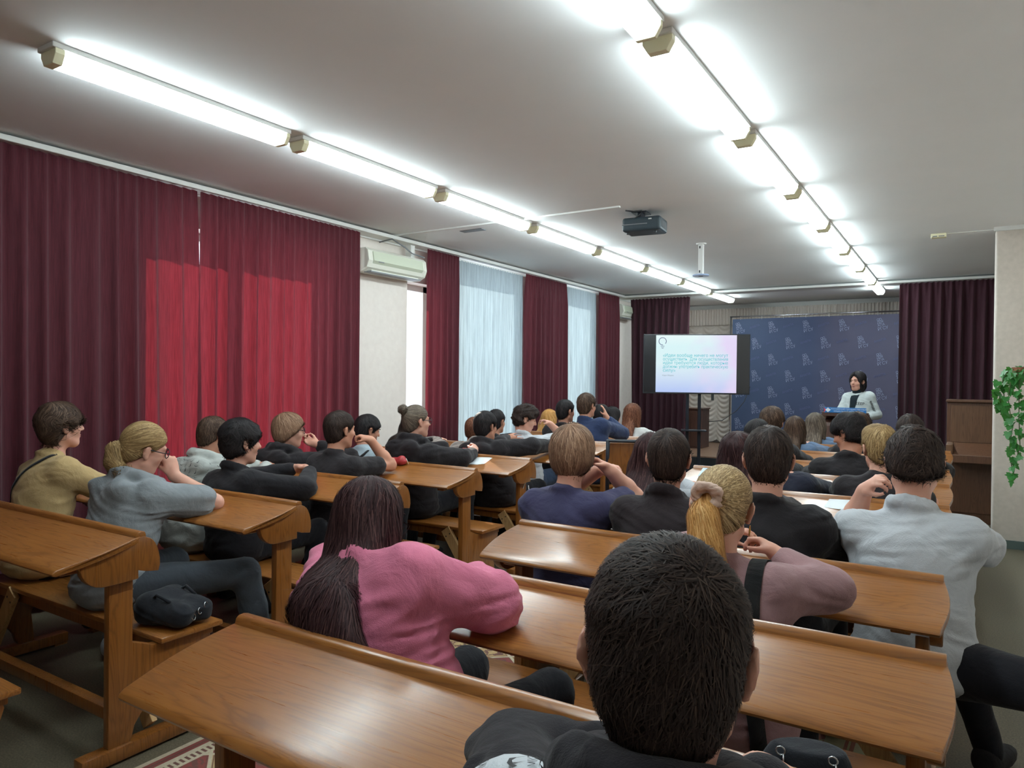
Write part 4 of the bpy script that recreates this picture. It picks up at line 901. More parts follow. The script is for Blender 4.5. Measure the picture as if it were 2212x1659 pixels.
PP[8] = person('person in a black hoodie with hair in a small bun and black glasses', (-3.266, 3.930, 1.079), 0, -22, 2, 0, (-3.266, 3.910), 0.98, 'fair', ('bun', 'ash', dict(bun=(0, -0.115, 0.10), tie=(0, -0.10, 0.05), face=1)), ('hoodie', 'black', BLACK), ('blackjean', (36, 36, 42)),
              A((-3.02, 4.13, 0.815), (-3.055, 4.34, 0.835), dir=(-0.25, 0.5, 0.45), palm=(-0.8, 0.3, -0.2), curl=0.8, sleeve=0.85, free=True), None, 0.0085, 1.06, extras=('glasses',))
PP[81] = person('person in black almost hidden behind the bun wearer, dark long hair', (-4.020, 4.780, 0.985), 0, 0, 0, 0, (-4.080, 4.620), 0.92, 'fair', ('long', 'dark', dict(len=0.12)), ('hoodie', 'black', BLACK), ('dark', (38, 38, 44)), None, None, 0.010, 0.95, strn=0.6)
PP[9] = person('person with cropped ginger brown hair half hidden, hand laid on a white shirted back', (-3.430, 4.880, 0.958), 0, 0, -4, 0, (-3.550, 4.620), 0.92, 'mid', ('crop', 'auburn'), ('sweater', 'charcoal', (50, 47, 50)), ('dark', (38, 38, 44)),
              A((-3.177, 4.880, 0.860), (-3.222, 5.065, 0.895), dir=(0.75, 0.35, -0.12), palm=(0.2, 1.0, 0.0), curl=0.10, sleeve=0.8, free=True, spread=0.16), None, 0.009, 0.98)
PP[10] = person('person in a black hoodie with dark hair, right arm stretched along the desk', (-3.147, 4.630, 1.016), 0, -10, -2, 0, (-3.050, 4.615), 0.97, 'mid', ('short', 'black', dict(t=0.014)), ('hoodie', 'black', BLACK), ('blackjean', (36, 36, 42)),
              A((-2.852, 4.830, 0.860), (-2.822, 5.110, 0.845), dir=(0.2, 0.9, -0.1), curl=0.4, sleeve=1.0, free=True), A((-3.362, 4.850, 0.800), (-3.262, 5.070, 0.840), sleeve=0.95), 0.0085, 1.06)
PP[11] = person('person in a white shirt with curly dark hair, face turned right, hand at the mouth', (-3.281, 5.450, 1.031), 0, -52, -14, 0, (-3.261, 5.405), 0.97, 'fair', ('curly', 'dark', dict(face=1)), ('shirt', 'white', (198, 202, 208)), ('bluejean', (62, 78, 104)),
              A((-3.071, 5.770, 0.860), (-3.126, 5.620, 0.985), dir=(-0.45, -0.5, 0.35), palm=(-0.4, -0.6, -0.5), curl=0.6, sleeve=0.12, free=True), None, 0.0085, 1.08)
PP[111] = person('person in black hidden behind the curly haired white shirt, only a shoulder showing', (-3.700, 5.620, 0.985), 0, 0, 0, 0, (-3.740, 5.410), 0.95, 'mid', ('short', 'black'), ('sweater', 'black', BLACK), ('dark', (38, 38, 44)), None, None, 0.011, 1.0, strn=0.5)
PP[12] = person('person with long straight golden blond hair sitting by the maroon curtain', (-3.880, 6.970, 0.935), 0, -12, 0, 0, (-3.820, 6.925), 0.93, 'fair', ('long', 'gold', dict(len=0.30, w=0.085)), ('sweater', 'black', BLACK), ('dark', (38, 38, 44)), A((-3.60, 7.20, 0.82), (-3.73, 7.08, 0.91), dir=(-0.5, -0.2, 0.6), palm=(-0.7, -0.5, 0), curl=0.6, free=True), None, 0.010, 0.95)
PP[13] = person('person in a black sweater with short black hair and beard, beside the blue jacket', (-3.316, 6.280, 1.072), 0, -22, 0, 0, (-3.380, 6.190), 0.96, 'mid', ('short', 'black', dict(zn=-0.07)), ('sweater', 'black', BLACK), ('dark', (38, 38, 44)), None, None, 0.0095, 1.05)
PP[14] = person('person in a navy blue jacket with brown hair, hand held to the face', (-3.054, 6.220, 1.137), 0, -14, 0, 0, (-2.920, 6.190), 0.98, 'mid', ('short', 'brown', dict(t=0.016)), ('jacket', 'navyjacket', (48, 60, 92)), ('dark', (38, 38, 44)),
              A((-2.819, 6.530, 0.860), (-2.919, 6.370, 1.020), dir=(-0.2, -0.15, 1.0), palm=(-0.9, -0.3, 0), curl=0.2, sleeve=0.8, free=True), None, 0.009, 1.16, extras=('glasses',))
PP[15] = person('person with short black hair seen just right of the navy jacket', (-3.270, 7.020, 1.008), 0, -20, 0, 0, (-3.330, 6.925), 0.93, 'mid', ('short', 'black', dict(t=0.018)), ('sweater', 'charcoal', (50, 47, 50)), ('dark', (38, 38, 44)), None, None, 0.011, 0.95, strn=0.6)
PP[16] = person('person with long black hair and a white collar, beside the auburn hair', (-3.452, 7.720, 0.955), 0, -30, 0, 0, (-3.450, 7.705), 0.95, 'fair', ('long', 'black', dict(len=0.16, w=0.09)), ('shirt', 'white', (198, 202, 208)), ('dark', (38, 38, 44)), None, None, 0.011, 0.95, strn=0.6)
PP[17] = person('person in a white top with long wavy auburn hair, beside the television', (-2.896, 6.980, 1.025), 0, -8, 0, 0, (-2.850, 6.925), 0.95, 'fair', ('long', 'auburn', dict(len=0.22, w=0.075, cl=0.35)), ('sweater', 'whitetop', (204, 202, 200)), ('dark', (38, 38, 44)), None, None, 0.009, 0.98)
# ---- right block
PP[18] = person('person nearest the viewpoint in a black hoodie with a white shoulder panel, cropped black hair', (-0.258, 0.720, 1.104), 10, 18, -13, 0, (-0.286, 0.605), 0.985, 'fair', ('short', 'dark', dict(t=0.012, zn=-0.12, n=14000, sw=0.0015, ls=0.024, crown=(0.030, -0.085, 0.085), cl=0.40, dr=0.0012)), ('hoodie', 'blackhood', (36, 33, 38)), ('dark', (38, 38, 44)),
              A((-0.125, 0.63, 0.83), (-0.19, 0.865, 0.925), dir=(0.75, 0.35, -0.25), palm=(0.1, -0.3, -0.9), curl=0.35, sleeve=0.92, free=True), A((-0.556, 0.905, 0.820), (-0.396, 1.005, 0.820), sleeve=0.95, free=True), 0.0055, 1.04, cz=0.02)
PP[19] = person('person in a pink sweatshirt with very long dark plum hair', (-1.318, 1.400, 1.010), -2, 10, -4, 0, (-1.125, 1.325), 0.94, 'fair', ('long', 'plum', dict(len=0.40, w=0.094, n=7000, sw=0.0025, ls=0.24, t=0.016, tt=[(0.90, 0.01), (0.74, 0.05), (0.56, 0.08), (0.38, 0.09), (0.22, 0.09)], cl=0.10, crown=(0.0, -0.02, 0.125))), ('loose', 'pink', (212, 120, 148)), ('dark', (38, 38, 44)),
              A((-1.00, 1.50, 0.825), (-1.14, 1.64, 0.83), sleeve=0.95, free=True), A((-1.588, 1.530, 0.820), (-1.448, 1.690, 0.820), sleeve=0.95, free=True), 0.006, 1.14, nko=(0.045, -0.03, 0.06))
PP[20] = person('person in a dusty pink sweater, blond ponytail in a cream scrunchie', (-0.572, 2.040, 1.031), 6, 9, -14, 4, (-0.530, 1.960), 0.97, 'fair', ('pony', 'streak', dict(n=6000, sw=0.0023, ls=0.13, tie=(-0.03, -0.108, 0.012), tail=[(-0.585, 1.905, 1.02), (-0.572, 1.885, 0.96), (-0.553, 1.88, 0.90), (-0.53, 1.885, 0.85)], tr=[0.026, 0.034, 0.040, 0.034, 0.012], tailc='gold')), ('sweater', 'dustpink', (158, 124, 127)), ('dark', (38, 38, 44)),
              A((-0.30, 2.13, 0.82), (-0.445, 2.19, 0.875), dir=(-0.55, 0.25, 0.35), palm=(-0.5, -0.1, -0.7), curl=0.65, sleeve=0.85, free=True), A((-0.810, 2.140, 0.830), (-0.650, 2.220, 0.900), sleeve=0.9, free=True), 0.006, 1.04)
PP[21] = person('person in a navy t-shirt with a sandy bowl haircut, bare hands near the chin', (-1.411, 2.740, 1.066), -2, 12, -6, 0, (-1.396, 2.679), 0.98, 'fair', ('bowl', 'sand', dict(zn=-0.105, t=0.026, zf=0.02)), ('tee', 'navytee', (64, 62, 92)), ('dark', (38, 38, 44)),
              A((-1.225, 2.98, 0.87), (-1.285, 2.85, 0.995), dir=(-0.65, -0.25, 0.45), palm=(-0.3, -0.6, -0.5), curl=0.5, free=True), A((-1.616, 2.990, 0.830), (-1.376, 2.930, 0.980), dir=(0.8, -0.1, 0.3), curl=0.5, free=True), 0.0065, 1.12)
PP[22] = person('person in a black collared shirt with a short faded dark haircut', (-0.978, 2.730, 1.080), 0, 12, -2, 0, (-0.960, 2.679), 0.97, 'fair', ('crop', 'dark', dict(t=0.013, zn=-0.075, crown=(0.0, -0.075, 0.095), ls=0.05, zf=0.07)), ('shirt', 'blackshirt', (48, 41, 44)), ('dark', (38, 38, 44)), None, None, 0.0065, 1.1)
PP[23] = person('person in a black sweater with short dark hair and both ears showing, beside the ponytail', (-0.596, 2.720, 1.104), 0, 12, -4, 0, (-0.578, 2.679), 1.0, 'fair', ('short', 'dark', dict(t=0.013, zn=-0.085)), ('sweater', 'blackknit', (38, 35, 38)), ('dark', (38, 38, 44)), None, None, 0.0065, 1.12)
PP[24] = person('person in a white shirt with tousled dark hair at the aisle end of a bench', (-0.134, 2.800, 1.112), -6, 5, -18, 0, (-0.119, 2.679), 0.99, 'fair', ('mop', 'dark', dict(t=0.016, zn=-0.055)), ('shirt', 'whiteshirt', (198, 202, 208)), ('blackjean', (36, 38, 44)),
              A((0.075, 2.93, 0.83), (-0.07, 3.12, 0.83), sleeve=0.4, free=True, dir=(-0.6, 0.7, 0.0)), A((-0.355, 3.05, 0.84), (-0.300, 2.965, 0.985), dir=(0.5, -0.55, 0.6), palm=(0.8, 0.2, -0.4), curl=0.7, sleeve=0.1, free=True), 0.0065, 1.10,
              legpose={1: ((0.30, 2.52, 0.52), (0.22, 2.62, 0.09), (0.2, 1, 0)), -1: ((-0.02, 3.02, 0.50), (0.10, 3.05, 0.09), (0.5, 1, 0))})
PP[25] = person('person with long straight brown hair, light grey top, left of the faded haircut', (-1.321, 3.450, 1.004), -4, -6, 0, 0, (-1.321, 3.395), 0.95, 'fair', ('long', 'plum', dict(len=0.46, w=0.095, xs=-0.02)), ('sweater', 'lightgrey', (176, 178, 184)), ('dark', (38, 38, 44)), None, None, 0.0085, 0.98)
PP[26] = person('person with long dark plum hair left of the black sweater with ears', (-0.893, 3.450, 1.033), 0, 4, 0, 0, (-0.895, 3.395), 0.95, 'fair', ('long', 'plum', dict(len=0.38, w=0.09)), ('sweater', 'charcoal', (50, 47, 50)), ('dark', (38, 38, 44)), None, None, 0.009, 0.95)
PP[27] = person('person in a navy black top with the head hidden behind the dark haired sweater', (-0.872, 4.150, 1.008), 0, 0, -8, 0, (-0.820, 4.115), 0.95, 'mid', ('short', 'black'), ('sweater', 'navyblack', (38, 40, 54)), ('dark', (38, 38, 44)), None, None, 0.010, 1.15, strn=0.5)
PP[28] = person('person in a black t-shirt with short bleached blond hair and shaved sides', (-0.355, 4.150, 1.050), 0, 24, -2, 0, (-0.360, 4.115), 0.97, 'fair', ('short', 'blond', dict(t=0.014, zn=-0.07, puff=1)), ('tee', 'blacktee', (46, 42, 45)), ('dark', (38, 38, 44)), None, None, 0.0085, 1.06)
PP[29] = person('person with short black hair half hidden below the brown haired head', (-1.160, 4.970, 1.013), 0, 0, 0, 0, (-1.155, 4.925), 0.95, 'mid', ('short', 'black', dict(t=0.02)), ('sweater', 'black', BLACK), ('dark', (38, 38, 44)), None, None, 0.011, 1.0, strn=0.7)
PP[30] = person('person with short brown hair and one visible ear in front of the blue banner', (-1.233, 5.740, 1.074), 0, -2, 0, 0, (-1.233, 5.705), 0.98, 'fair', ('short', 'brown', dict(t=0.022)), ('sweater', 'charcoal', (50, 47, 50)), ('dark', (38, 38, 44)), None, None, 0.011, 1.0, strn=0.8)
PP[31] = person('person with long brown hair in a denim blue top in front of the banner', (-1.210, 6.530, 0.975), -6, -8, 0, 0, (-1.165, 6.495), 0.93, 'fair', ('long', 'brown', dict(len=0.34, w=0.08, front=True)), ('shirt', 'denim', (92, 112, 140)), ('dark', (38, 38, 44)), None, None, 0.010, 1.0)
PP[32] = person('person with long straight ash brown hair left of the lectern', (-1.154, 7.200, 0.984), -4, -6, 0, 0, (-1.144, 7.235), 0.95, 'fair', ('long', 'ash', dict(len=0.36, w=0.085)), ('shirt', 'denim', (92, 112, 140)), ('dark', (38, 38, 44)), None, None, 0.011, 0.95)
PP[33] = person('person in a black sweater with black hair, head bowed and turned left below the lectern', (-0.604, 4.970, 1.068), 6, 68, -20, 0, (-0.559, 4.925), 0.98, 'mid', ('mop', 'black', dict(t=0.022, zf=0.04, face=1)), ('sweater', 'blackknit', (38, 35, 38)), ('dark', (38, 38, 44)), None, None, 0.0085, 1.12)
PP[34] = person('person with brown hair right in front of the lectern, behind the bowed black hair', (-0.711, 6.500, 1.023), 0, 0, 0, 0, (-0.711, 6.495), 0.98, 'mid', ('long', 'brown', dict(len=0.12, w=0.09)), ('sweater', 'black', BLACK), ('dark', (38, 38, 44)), None, None, 0.012, 0.98, strn=0.6)
PP[35] = person('person with dark hair behind the bleached blond head, near the stage curtain', (-0.301, 5.740, 1.048), 0, 0, 0, 0, (-0.296, 5.705), 0.96, 'mid', ('short', 'dark', dict(t=0.02)), ('sweater', 'black', BLACK), ('dark', (38, 38, 44)), None, None, 0.011, 1.0, strn=0.6)
# ---- the speaker behind the lectern
PP[36] = person('person standing at the lectern in a white blazer over a black turtleneck, dark bob', (-1.10, 9.85, 1.400), 166, 154, 0, 0, (-1.08, 9.87), 0.98, 'fair', ('bob', 'black', dict(face=1, n=1800, zf=0.085, brow_up=1, crown=(0, 0.02, 0.12))), ('jacket', 'blazer', (200, 208, 208)), ('dark', (38, 38, 44)),
               A((-1.30, 9.84, 0.99), (-1.25, 9.66, 0.96), sleeve=0.95, free=True), A((-0.88, 9.86, 0.99), (-0.96, 9.66, 0.96), sleeve=0.95, free=True), 0.008, 0.90, stand=True, group='speaker')
# ================================================================ things at the front of the hall
def text_obj(s, size, mat, parent, loc, rx=math.pi / 2, rz=0.0, name='lettering', align='LEFT', ry=0.0):
    me = text_mesh(s, size, align=align); o = new_obj(name, me, mat, parent, loc); o.rotation_euler = (rx, ry, rz); return o
def ex(c, st, name):
    t = NT(name); return t.bsdf((0, 0, 0, 1), 0.5, emis=c, estr=st)
# ---- television on a stand
tv = empty('television', (-2.972, 9.285, 0), math.radians(22.7))
w, z0, z1 = 0.685, 1.21, 2.0
M['tvglass'] = plain('tv_glass', srgb(18, 22, 30), 0.12, coat=0.6)
MB().box((-w, -0.012, z0), (w, 0.035, z1), 0.006).obj('casing', 'black', tv)
MB().box((-w + 0.012, -0.0145, z0 + 0.018), (w - 0.012, -0.0115, z1 - 0.012)).obj('screen', 'tvglass', tv)
t = NT('slide'); tc = t.n('ShaderNodeTexCoord'); sp_ = t.n('ShaderNodeSeparateXYZ'); t.l(tc.outputs['Generated'], sp_.inputs[0]); gx, gz = sp_.outputs[0], sp_.outputs[2]
c1 = t.ramp(gz, [(0.0, srgb(186, 206, 255)), (0.25, srgb(214, 232, 255)), (0.5, srgb(228, 250, 255)), (0.8, srgb(222, 252, 255)), (1.0, srgb(236, 255, 255))])
nz = t.noise(t.mapping((1.6, 1, 2.4)), 1.3, 2); c1 = t.mix(c1, srgb(236, 222, 255), t.ramp(t.math('MULTIPLY', nz, gx), [(0.22, (0, 0, 0, 1)), (0.5, (1, 1, 1, 1))]))
M['slide'] = t.bsdf((0.02, 0.02, 0.02, 1), 0.3, emis=c1, estr=0.74)
sl = MB().box((-0.52, -0.0165, z0 + 0.02), (0.515, -0.0140, z1 - 0.014)).obj('slide', 'slide', tv)
M['cyan'] = ex(srgb(60, 200, 214), 0.75, 'slide_cyan'); M['slate'] = ex(srgb(96, 100, 150), 0.6, 'slide_slate'); M['slidegrey'] = ex(srgb(130, 150, 160), 0.8, 'slide_grey')
lines = ['«Идеи вообще ничего не могут', 'осуществить. Для осуществления', 'идей требуются люди, которые', 'должны употребить практическую', 'силу»']
xl, xr = -0.43, 0.405
for i, ln in enumerate(lines):
    ms = [text_mesh(wd, 0.060, bold=0.012) for wd in ln.split()]
    wid = []
    for m_ in ms:
        xs = np.zeros(len(m_.vertices) * 3); m_.vertices.foreach_get('co', xs); wid.append(xs[::3].max())
    gap = (xr - xl - sum(wid)) / max(1, len(ms) - 1) if i < 4 else 0.02
    k = 1.0 if gap > 0.015 else (xr - xl - 0.02 * (len(ms) - 1)) / sum(wid); gap = max(gap, 0.02) if k == 1.0 else 0.02
    x = xl
    for m_, wd in zip(ms, wid):
        o = new_obj('slide_text', m_, 'cyan', sl, (x, -0.0205, 1.700 - i * 0.0495)); o.rotation_euler = (math.pi / 2, 0, 0); o.scale = (k, 1, 1); x += wd * k + gap
text_obj('Карл Маркс', 0.026, 'slidegrey', sl, (-0.435, -0.0205, 1.445), name='slide_text')
mb = MB().ring((-0.435, -0.0205, 1.905), 0.048, 0.004, (0, 1, 0), 24, 4, 0.35 + math.pi / 2 + 0.3, 2 * math.pi - 0.35 + math.pi / 2 + 0.3)
for k, ww in enumerate((0.026, 0.018, 0.012)): mb.box((-0.435 - ww, -0.0209, 1.838 - k * 0.014), (-0.435 + ww, -0.0203, 1.843 - k * 0.014))
mb.obj('bulb_icon', 'slate', sl)
for x in (-0.10, 0.055): MB().box((x - 0.02, 0.035, 0.10), (x + 0.02, 0.075, 1.75), 0.004).obj('stand_pole', 'blackmetal', tv)
MB().box((-0.42, 0.02, 0.05), (0.42, 0.09, 0.11), 0.01).obj('stand_base', 'blackmetal', tv)
for x in (-0.40, 0.40):
    MB().box((x - 0.03, -0.32, 0.035), (x + 0.03, 0.40, 0.085), 0.01).obj('stand_foot', 'blackmetal', tv)
    for y in (-0.28, 0.36): MB().tube([(x - 0.015, y, 0.03), (x + 0.015, y, 0.03)], 0.03, 14).obj('caster', 'black', tv)
MB().box((-0.18, -0.10, 0.72), (0.14, 0.08, 0.74), 0.004).obj('stand_shelf', 'blackmetal', tv)
MB().box((0.20, -0.008, 1.13), (0.235, 0.01, 1.21), 0.003).obj('sensor_box', 'black', tv)
tag(tv, 'large flat television on a black stand showing a pale slide with cyan text', 'television')
# ---- cabinet and cable on the stage
cb = empty('cabinet', (-3.70, 11.5, 0.30)); MB().box((-0.19, -0.2, 0.0), (0.19, 0.2, 0.62), 0.006).obj('body', 'lectern', cb); MB().box((-0.205, -0.215, 0.62), (0.205, 0.215, 0.645), 0.004).obj('cabinet_top', 'lectern', cb)
MB().box((-0.17, -0.208, 0.03), (-0.005, -0.2, 0.59), 0.003).obj('door', 'lectern', cb); MB().box((0.005, -0.208, 0.03), (0.17, -0.2, 0.59), 0.003).obj('door', 'lectern', cb)
tag(cb, 'dark wooden cabinet on the stage behind the television stand', 'cabinet')
o = MB().tube([(-3.48, 11.55, 0.72), (-3.30, 11.7, 0.74), (-3.1, 11.8, 0.90), (-3.0, 11.9, 1.05), (-2.92, 11.95, 1.30)], 0.006).obj('power_cable', 'black', smooth=True); tag(o, 'thin dark cable drooping across the ruched curtain beside the cabinet', 'cable')
# ---- blue banner with repeated print
bn = empty('press_banner', (-1.80, 12.0, 0.30)); bx = -1.80
U, Vv = np.meshgrid(np.linspace(-1.43, 1.50, 61), np.linspace(0.02, 2.11, 31)); Yf = 0.010 * np.sin(U * 2.3 + Vv * 1.1) * np.sin(Vv * 1.6) * 0.6
V1 = np.stack([U, Yf, Vv], 2).reshape(-1, 3); i, j = np.meshgrid(np.arange(60), np.arange(30)); qd = (j * 61 + i).ravel(); Fq = np.stack([qd, qd + 1, qd + 62, qd + 61], 1)
n0 = len(V1); V2 = V1 + np.array((0, 0.004, 0)); Fb = Fq[:, ::-1] + n0
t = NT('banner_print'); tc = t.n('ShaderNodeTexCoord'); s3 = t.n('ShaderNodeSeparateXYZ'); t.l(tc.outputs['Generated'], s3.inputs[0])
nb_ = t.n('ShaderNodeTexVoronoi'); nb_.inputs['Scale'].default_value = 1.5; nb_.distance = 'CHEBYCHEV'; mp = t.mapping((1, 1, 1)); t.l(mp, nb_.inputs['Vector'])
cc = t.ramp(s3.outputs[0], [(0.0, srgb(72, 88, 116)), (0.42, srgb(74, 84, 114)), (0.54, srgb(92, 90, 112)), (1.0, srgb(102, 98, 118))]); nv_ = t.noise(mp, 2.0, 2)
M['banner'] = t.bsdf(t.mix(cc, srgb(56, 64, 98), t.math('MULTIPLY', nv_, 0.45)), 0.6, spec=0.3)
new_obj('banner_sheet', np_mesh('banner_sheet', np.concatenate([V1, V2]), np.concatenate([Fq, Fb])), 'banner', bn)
for a, b in (((-1.46, 0.0, 0.0), (-1.46, 0.0, 2.16)), ((-1.47, 0.0, 2.15), (1.52, 0.0, 2.15)), ((1.52, 0, 0), (1.52, 0, 2.16))): MB().tube([a, b], 0.013, 10).obj('frame_pole', 'steel', bn, smooth=True)
for x in np.linspace(-1.3, 1.4, 9): MB().tube([(x, -0.002, 2.10), (x, -0.012, 2.15)], 0.003, 5).obj('tie', 'white', bn)
for x in (-1.46, 1.52): MB().box((x - 0.03, -0.25, 0.0), (x + 0.03, 0.25, 0.02), 0.004).obj('banner_foot', 'steel', bn)
M['print'] = plain('banner_logo_print', srgb(150, 158, 190), 0.6); M['print2'] = plain('banner_word_print', srgb(88, 96, 138), 0.6)
def flat_ring(b, x, z, R, r, n=20):
    o_ = [b.verts.new((x + R * math.cos(2 * math.pi * k / n), 0, z + R * math.sin(2 * math.pi * k / n))) for k in range(n)]; i_ = [b.verts.new((x + r * math.cos(2 * math.pi * k / n), 0, z + r * math.sin(2 * math.pi * k / n))) for k in range(n)]
    for k in range(n): b.faces.new((o_[k], o_[(k + 1) % n], i_[(k + 1) % n], i_[k]))
lg = MB()
flat_ring(lg.b, -0.028, 0.095, 0.026, 0.018); flat_ring(lg.b, 0.022, 0.095, 0.026, 0.018); flat_ring(lg.b, 0.0, 0.042, 0.024, 0.016)
logo = lg.b
for s_, sz, x, z in (('Д', 0.072, -0.068, 0.018), ('Я', 0.072, 0.026, 0.018), ('АПА', 0.075, -0.072, -0.045), ('РГСУ', 0.088, -0.088, -0.125)):
    m_ = text_mesh(s_, sz, bold=0.012); m_.transform(Matrix.Translation((x, 0, z)) @ Matrix.Rotation(math.pi / 2, 4, 'X')); logo.from_mesh(m_)
logo_me = bpy.data.meshes.new('printed_logo'); logo.to_mesh(logo_me); logo.free(); logo_me.materials.append(M['print'])
word_me = text_mesh('АНАПА', 0.072, align='CENTER'); word_me.transform(Matrix.Rotation(math.pi / 2, 4, 'X')); word_me.materials.append(M['print2'])
for r_ in range(8):
    zz = 2.265 - 0.262 * r_ - 0.30
    for k in range(6):
        x = (-3.125 if r_ % 2 == 0 else -2.862) + 0.522 * k - bx
        for me, dx, dz in ((logo_me, 0, 0), (word_me, 0.26, 0.0)):
            if -1.36 < x + dx < 1.40 and zz > 0.10:
                o = bpy.data.objects.new(me.name.split('.')[0] if me is logo_me else 'printed_word', me); COL.objects.link(o); o.parent = bn; o.location = (x + dx, -0.0125, zz + dz); o.rotation_euler = (0, math.radians(-14 if me is logo_me else -17), 0); o.scale = (0.64, 1, 0.74) if me is logo_me else (0.66, 1, 0.72)
tag(bn, 'large blue and violet press banner with repeated white logos on a steel frame', 'banner')
# ---- lectern
lc = empty('lectern', (-1.17, 9.50, 0))
MB().prism([(-0.20, 0.0), (0.16, 0.0), (0.16, 1.0), (-0.14, 0.90), (-0.16, 0.86)], 0, -0.235, 0.235, 0.008).obj('body', 'lectern', lc)
MB().prism([(-0.185, 0.985), (-0.18, 1.005), (0.20, 0.92), (0.195, 0.90)], 0, -0.26, 0.26, 0.006).obj('reading_top', 'lectern', lc)
MB().box((-0.255, -0.19, 0.98), (0.255, -0.165, 1.03), 0.004).obj('top_rail', 'lectern', lc)
M['signblue'] = plain('sign_blue', srgb(44, 120, 190), 0.45); M['signred'] = plain('sign_red', srgb(206, 70, 96), 0.5); M['signwhite'] = plain('sign_white', srgb(222, 230, 238), 0.5)
sg = MB().box((-0.228, -0.200, 1.022), (0.230, -0.188, 1.085), 0.002).obj('sign', 'signblue', lc)
MB().prism([(-0.228, 1.024), (-0.205, 1.055), (-0.228, 1.083)], 1, -0.2022, -0.2000).obj('sign_accent', 'signred', sg)
MB().prism([(-0.215, 1.054), (-0.185, 1.026), (-0.155, 1.054), (-0.185, 1.082)], 1, -0.2030, -0.2000).obj('sign_emblem', 'signwhite', sg)
text_obj('РОССИЙСКИЙ ГОСУДАРСТВЕННЫЙ', 0.0215, 'signwhite', sg, (0.040, -0.2016, 1.059), align='CENTER'); text_obj('СОЦИАЛЬНЫЙ УНИВЕРСИТЕТ', 0.0215, 'signwhite', sg, (0.040, -0.2016, 1.033), align='CENTER')
tag(lc, 'dark wooden lectern with a blue lettered sign along its top edge', 'lectern')
# ---- upright piano behind the pillar
pn = empty('upright_piano', (-0.12, 8.15, 0)); PW = 1.36
MB().box((0, 0.30, 0.0), (PW, 0.62, 1.20), 0.006).obj('case', 'piano', pn)
MB().box((0.035, 0.285, 0.80), (PW - 0.035, 0.302, 1.17), 0.004).obj('upper_panel', 'pianopanel', pn)
MB().box((-0.01, 0.26, 1.20), (PW + 0.01, 0.63, 1.225), 0.006).obj('lid', 'piano', pn)
MB().box((0.0, 0.0, 0.62), (PW, 0.32, 0.70), 0.008).obj('key_bed', 'piano', pn)
MB().box((0.0, 0.0, 0.70), (0.06, 0.32, 0.80), 0.012).obj('key_cheek', 'pianopanel', pn); MB().box((PW - 0.06, 0.0, 0.70), (PW, 0.32, 0.80), 0.012).obj('key_cheek', 'pianopanel', pn)
MB().prism([(0.02, 0.70), (0.24, 0.70), (0.28, 0.80), (0.24, 0.80)], 0, 0.06, PW - 0.06).obj('fallboard', 'piano', pn)
for x in (0.0, PW - 0.05): MB().prism([(0.03, 0.05), (0.10, 0.05), (0.09, 0.62), (0.02, 0.62)], 0, x, x + 0.05, 0.004).obj('leg', 'piano', pn); MB().box((x, 0.0, 0.0), (x + 0.06, 0.34, 0.05), 0.005).obj('foot', 'piano', pn)
MB().box((0.05, 0.29, 0.10), (PW - 0.05, 0.30, 0.60), 0.003).obj('lower_panel', 'piano', pn)
for k in range(2): MB().tube([(PW / 2 - 0.05 + 0.1 * k, 0.30, 0.08), (PW / 2 - 0.05 + 0.1 * k, 0.22, 0.07)], 0.012, 8).obj('pedal', 'gold', pn)
tag(pn, 'brown upright piano with lighter wood panel, half hidden by the right pillar', 'piano')
# ---- hanging ivy on the right wall
iv = empty('hanging_ivy', (0.44, 6.9, 1.42)); M['pot'] = plain('pot_clay', srgb(150, 96, 70), 0.7); M['stem'] = plain('ivy_stem', srgb(78, 92, 50), 0.7)
t = NT('ivy_leaf'); nn_ = t.noise(t.mapping((1, 1, 1), rnd=True), 9, 3); M['leaf'] = t.bsdf(t.ramp(nn_, [(0.3, srgb(34, 92, 44)), (0.7, srgb(72, 150, 74))]), 0.4, spec=0.4, transl=(srgb(90, 150, 50), 0.25))
MB().lathe([(0.045, 0.0), (0.06, 0.06), (0.068, 0.11), (0.072, 0.12), (0.062, 0.12), (0.055, 0.10)], (-0.035, 0, -0.02), 20).obj('pot', 'pot', iv)
MB().tube([(0.04, 0, 0.09), (0.02, 0, 0.11), (-0.035, 0, 0.10)], 0.005).obj('bracket', 'blackmetal', iv)
def leaf_mesh():
    out = [(0, 0), (0.25, -0.14), (0.55, -0.05), (0.44, 0.16), (0.62, 0.36), (0.34, 0.44), (0.28, 0.66), (0.0, 1.0), (-0.28, 0.66), (-0.34, 0.44), (-0.62, 0.36), (-0.44, 0.16), (-0.55, -0.05), (-0.25, -0.14)]
    b = bmesh.new(); c0 = b.verts.new((0, 0.35, 0.03)); vs = [b.verts.new((x, y, -0.10 * (x * x) - 0.06 * y * y)) for x, y in out]
    for k in range(len(vs)): b.faces.new((c0, vs[k], vs[(k + 1) % len(vs)]))
    me = bpy.data.meshes.new('leaf'); b.to_mesh(me); b.free(); me.polygons.foreach_set('use_smooth', [True] * len(me.polygons)); me.materials.append(M['leaf']); return me
lm = leaf_mesh(); rg = random.Random(5)
vines = [[(-0.06, -0.02, 0.10), (-0.14, -0.05, 0.06), (-0.19, -0.06, -0.08), (-0.17, -0.06, -0.24)], [(-0.05, -0.04, 0.10), (-0.11, -0.10, 0.04), (-0.13, -0.11, -0.15), (-0.10, -0.10, -0.38), (-0.12, -0.10, -0.56), (-0.08, -0.10, -0.78)], [(-0.03, -0.04, 0.10), (-0.06, -0.10, -0.02), (-0.06, -0.12, -0.28), (-0.05, -0.11, -0.50), (-0.09, -0.11, -0.74)], [(-0.06, 0.03, 0.10), (-0.16, 0.02, 0.05), (-0.15, 0.02, -0.16), (-0.12, 0.02, -0.34)]]
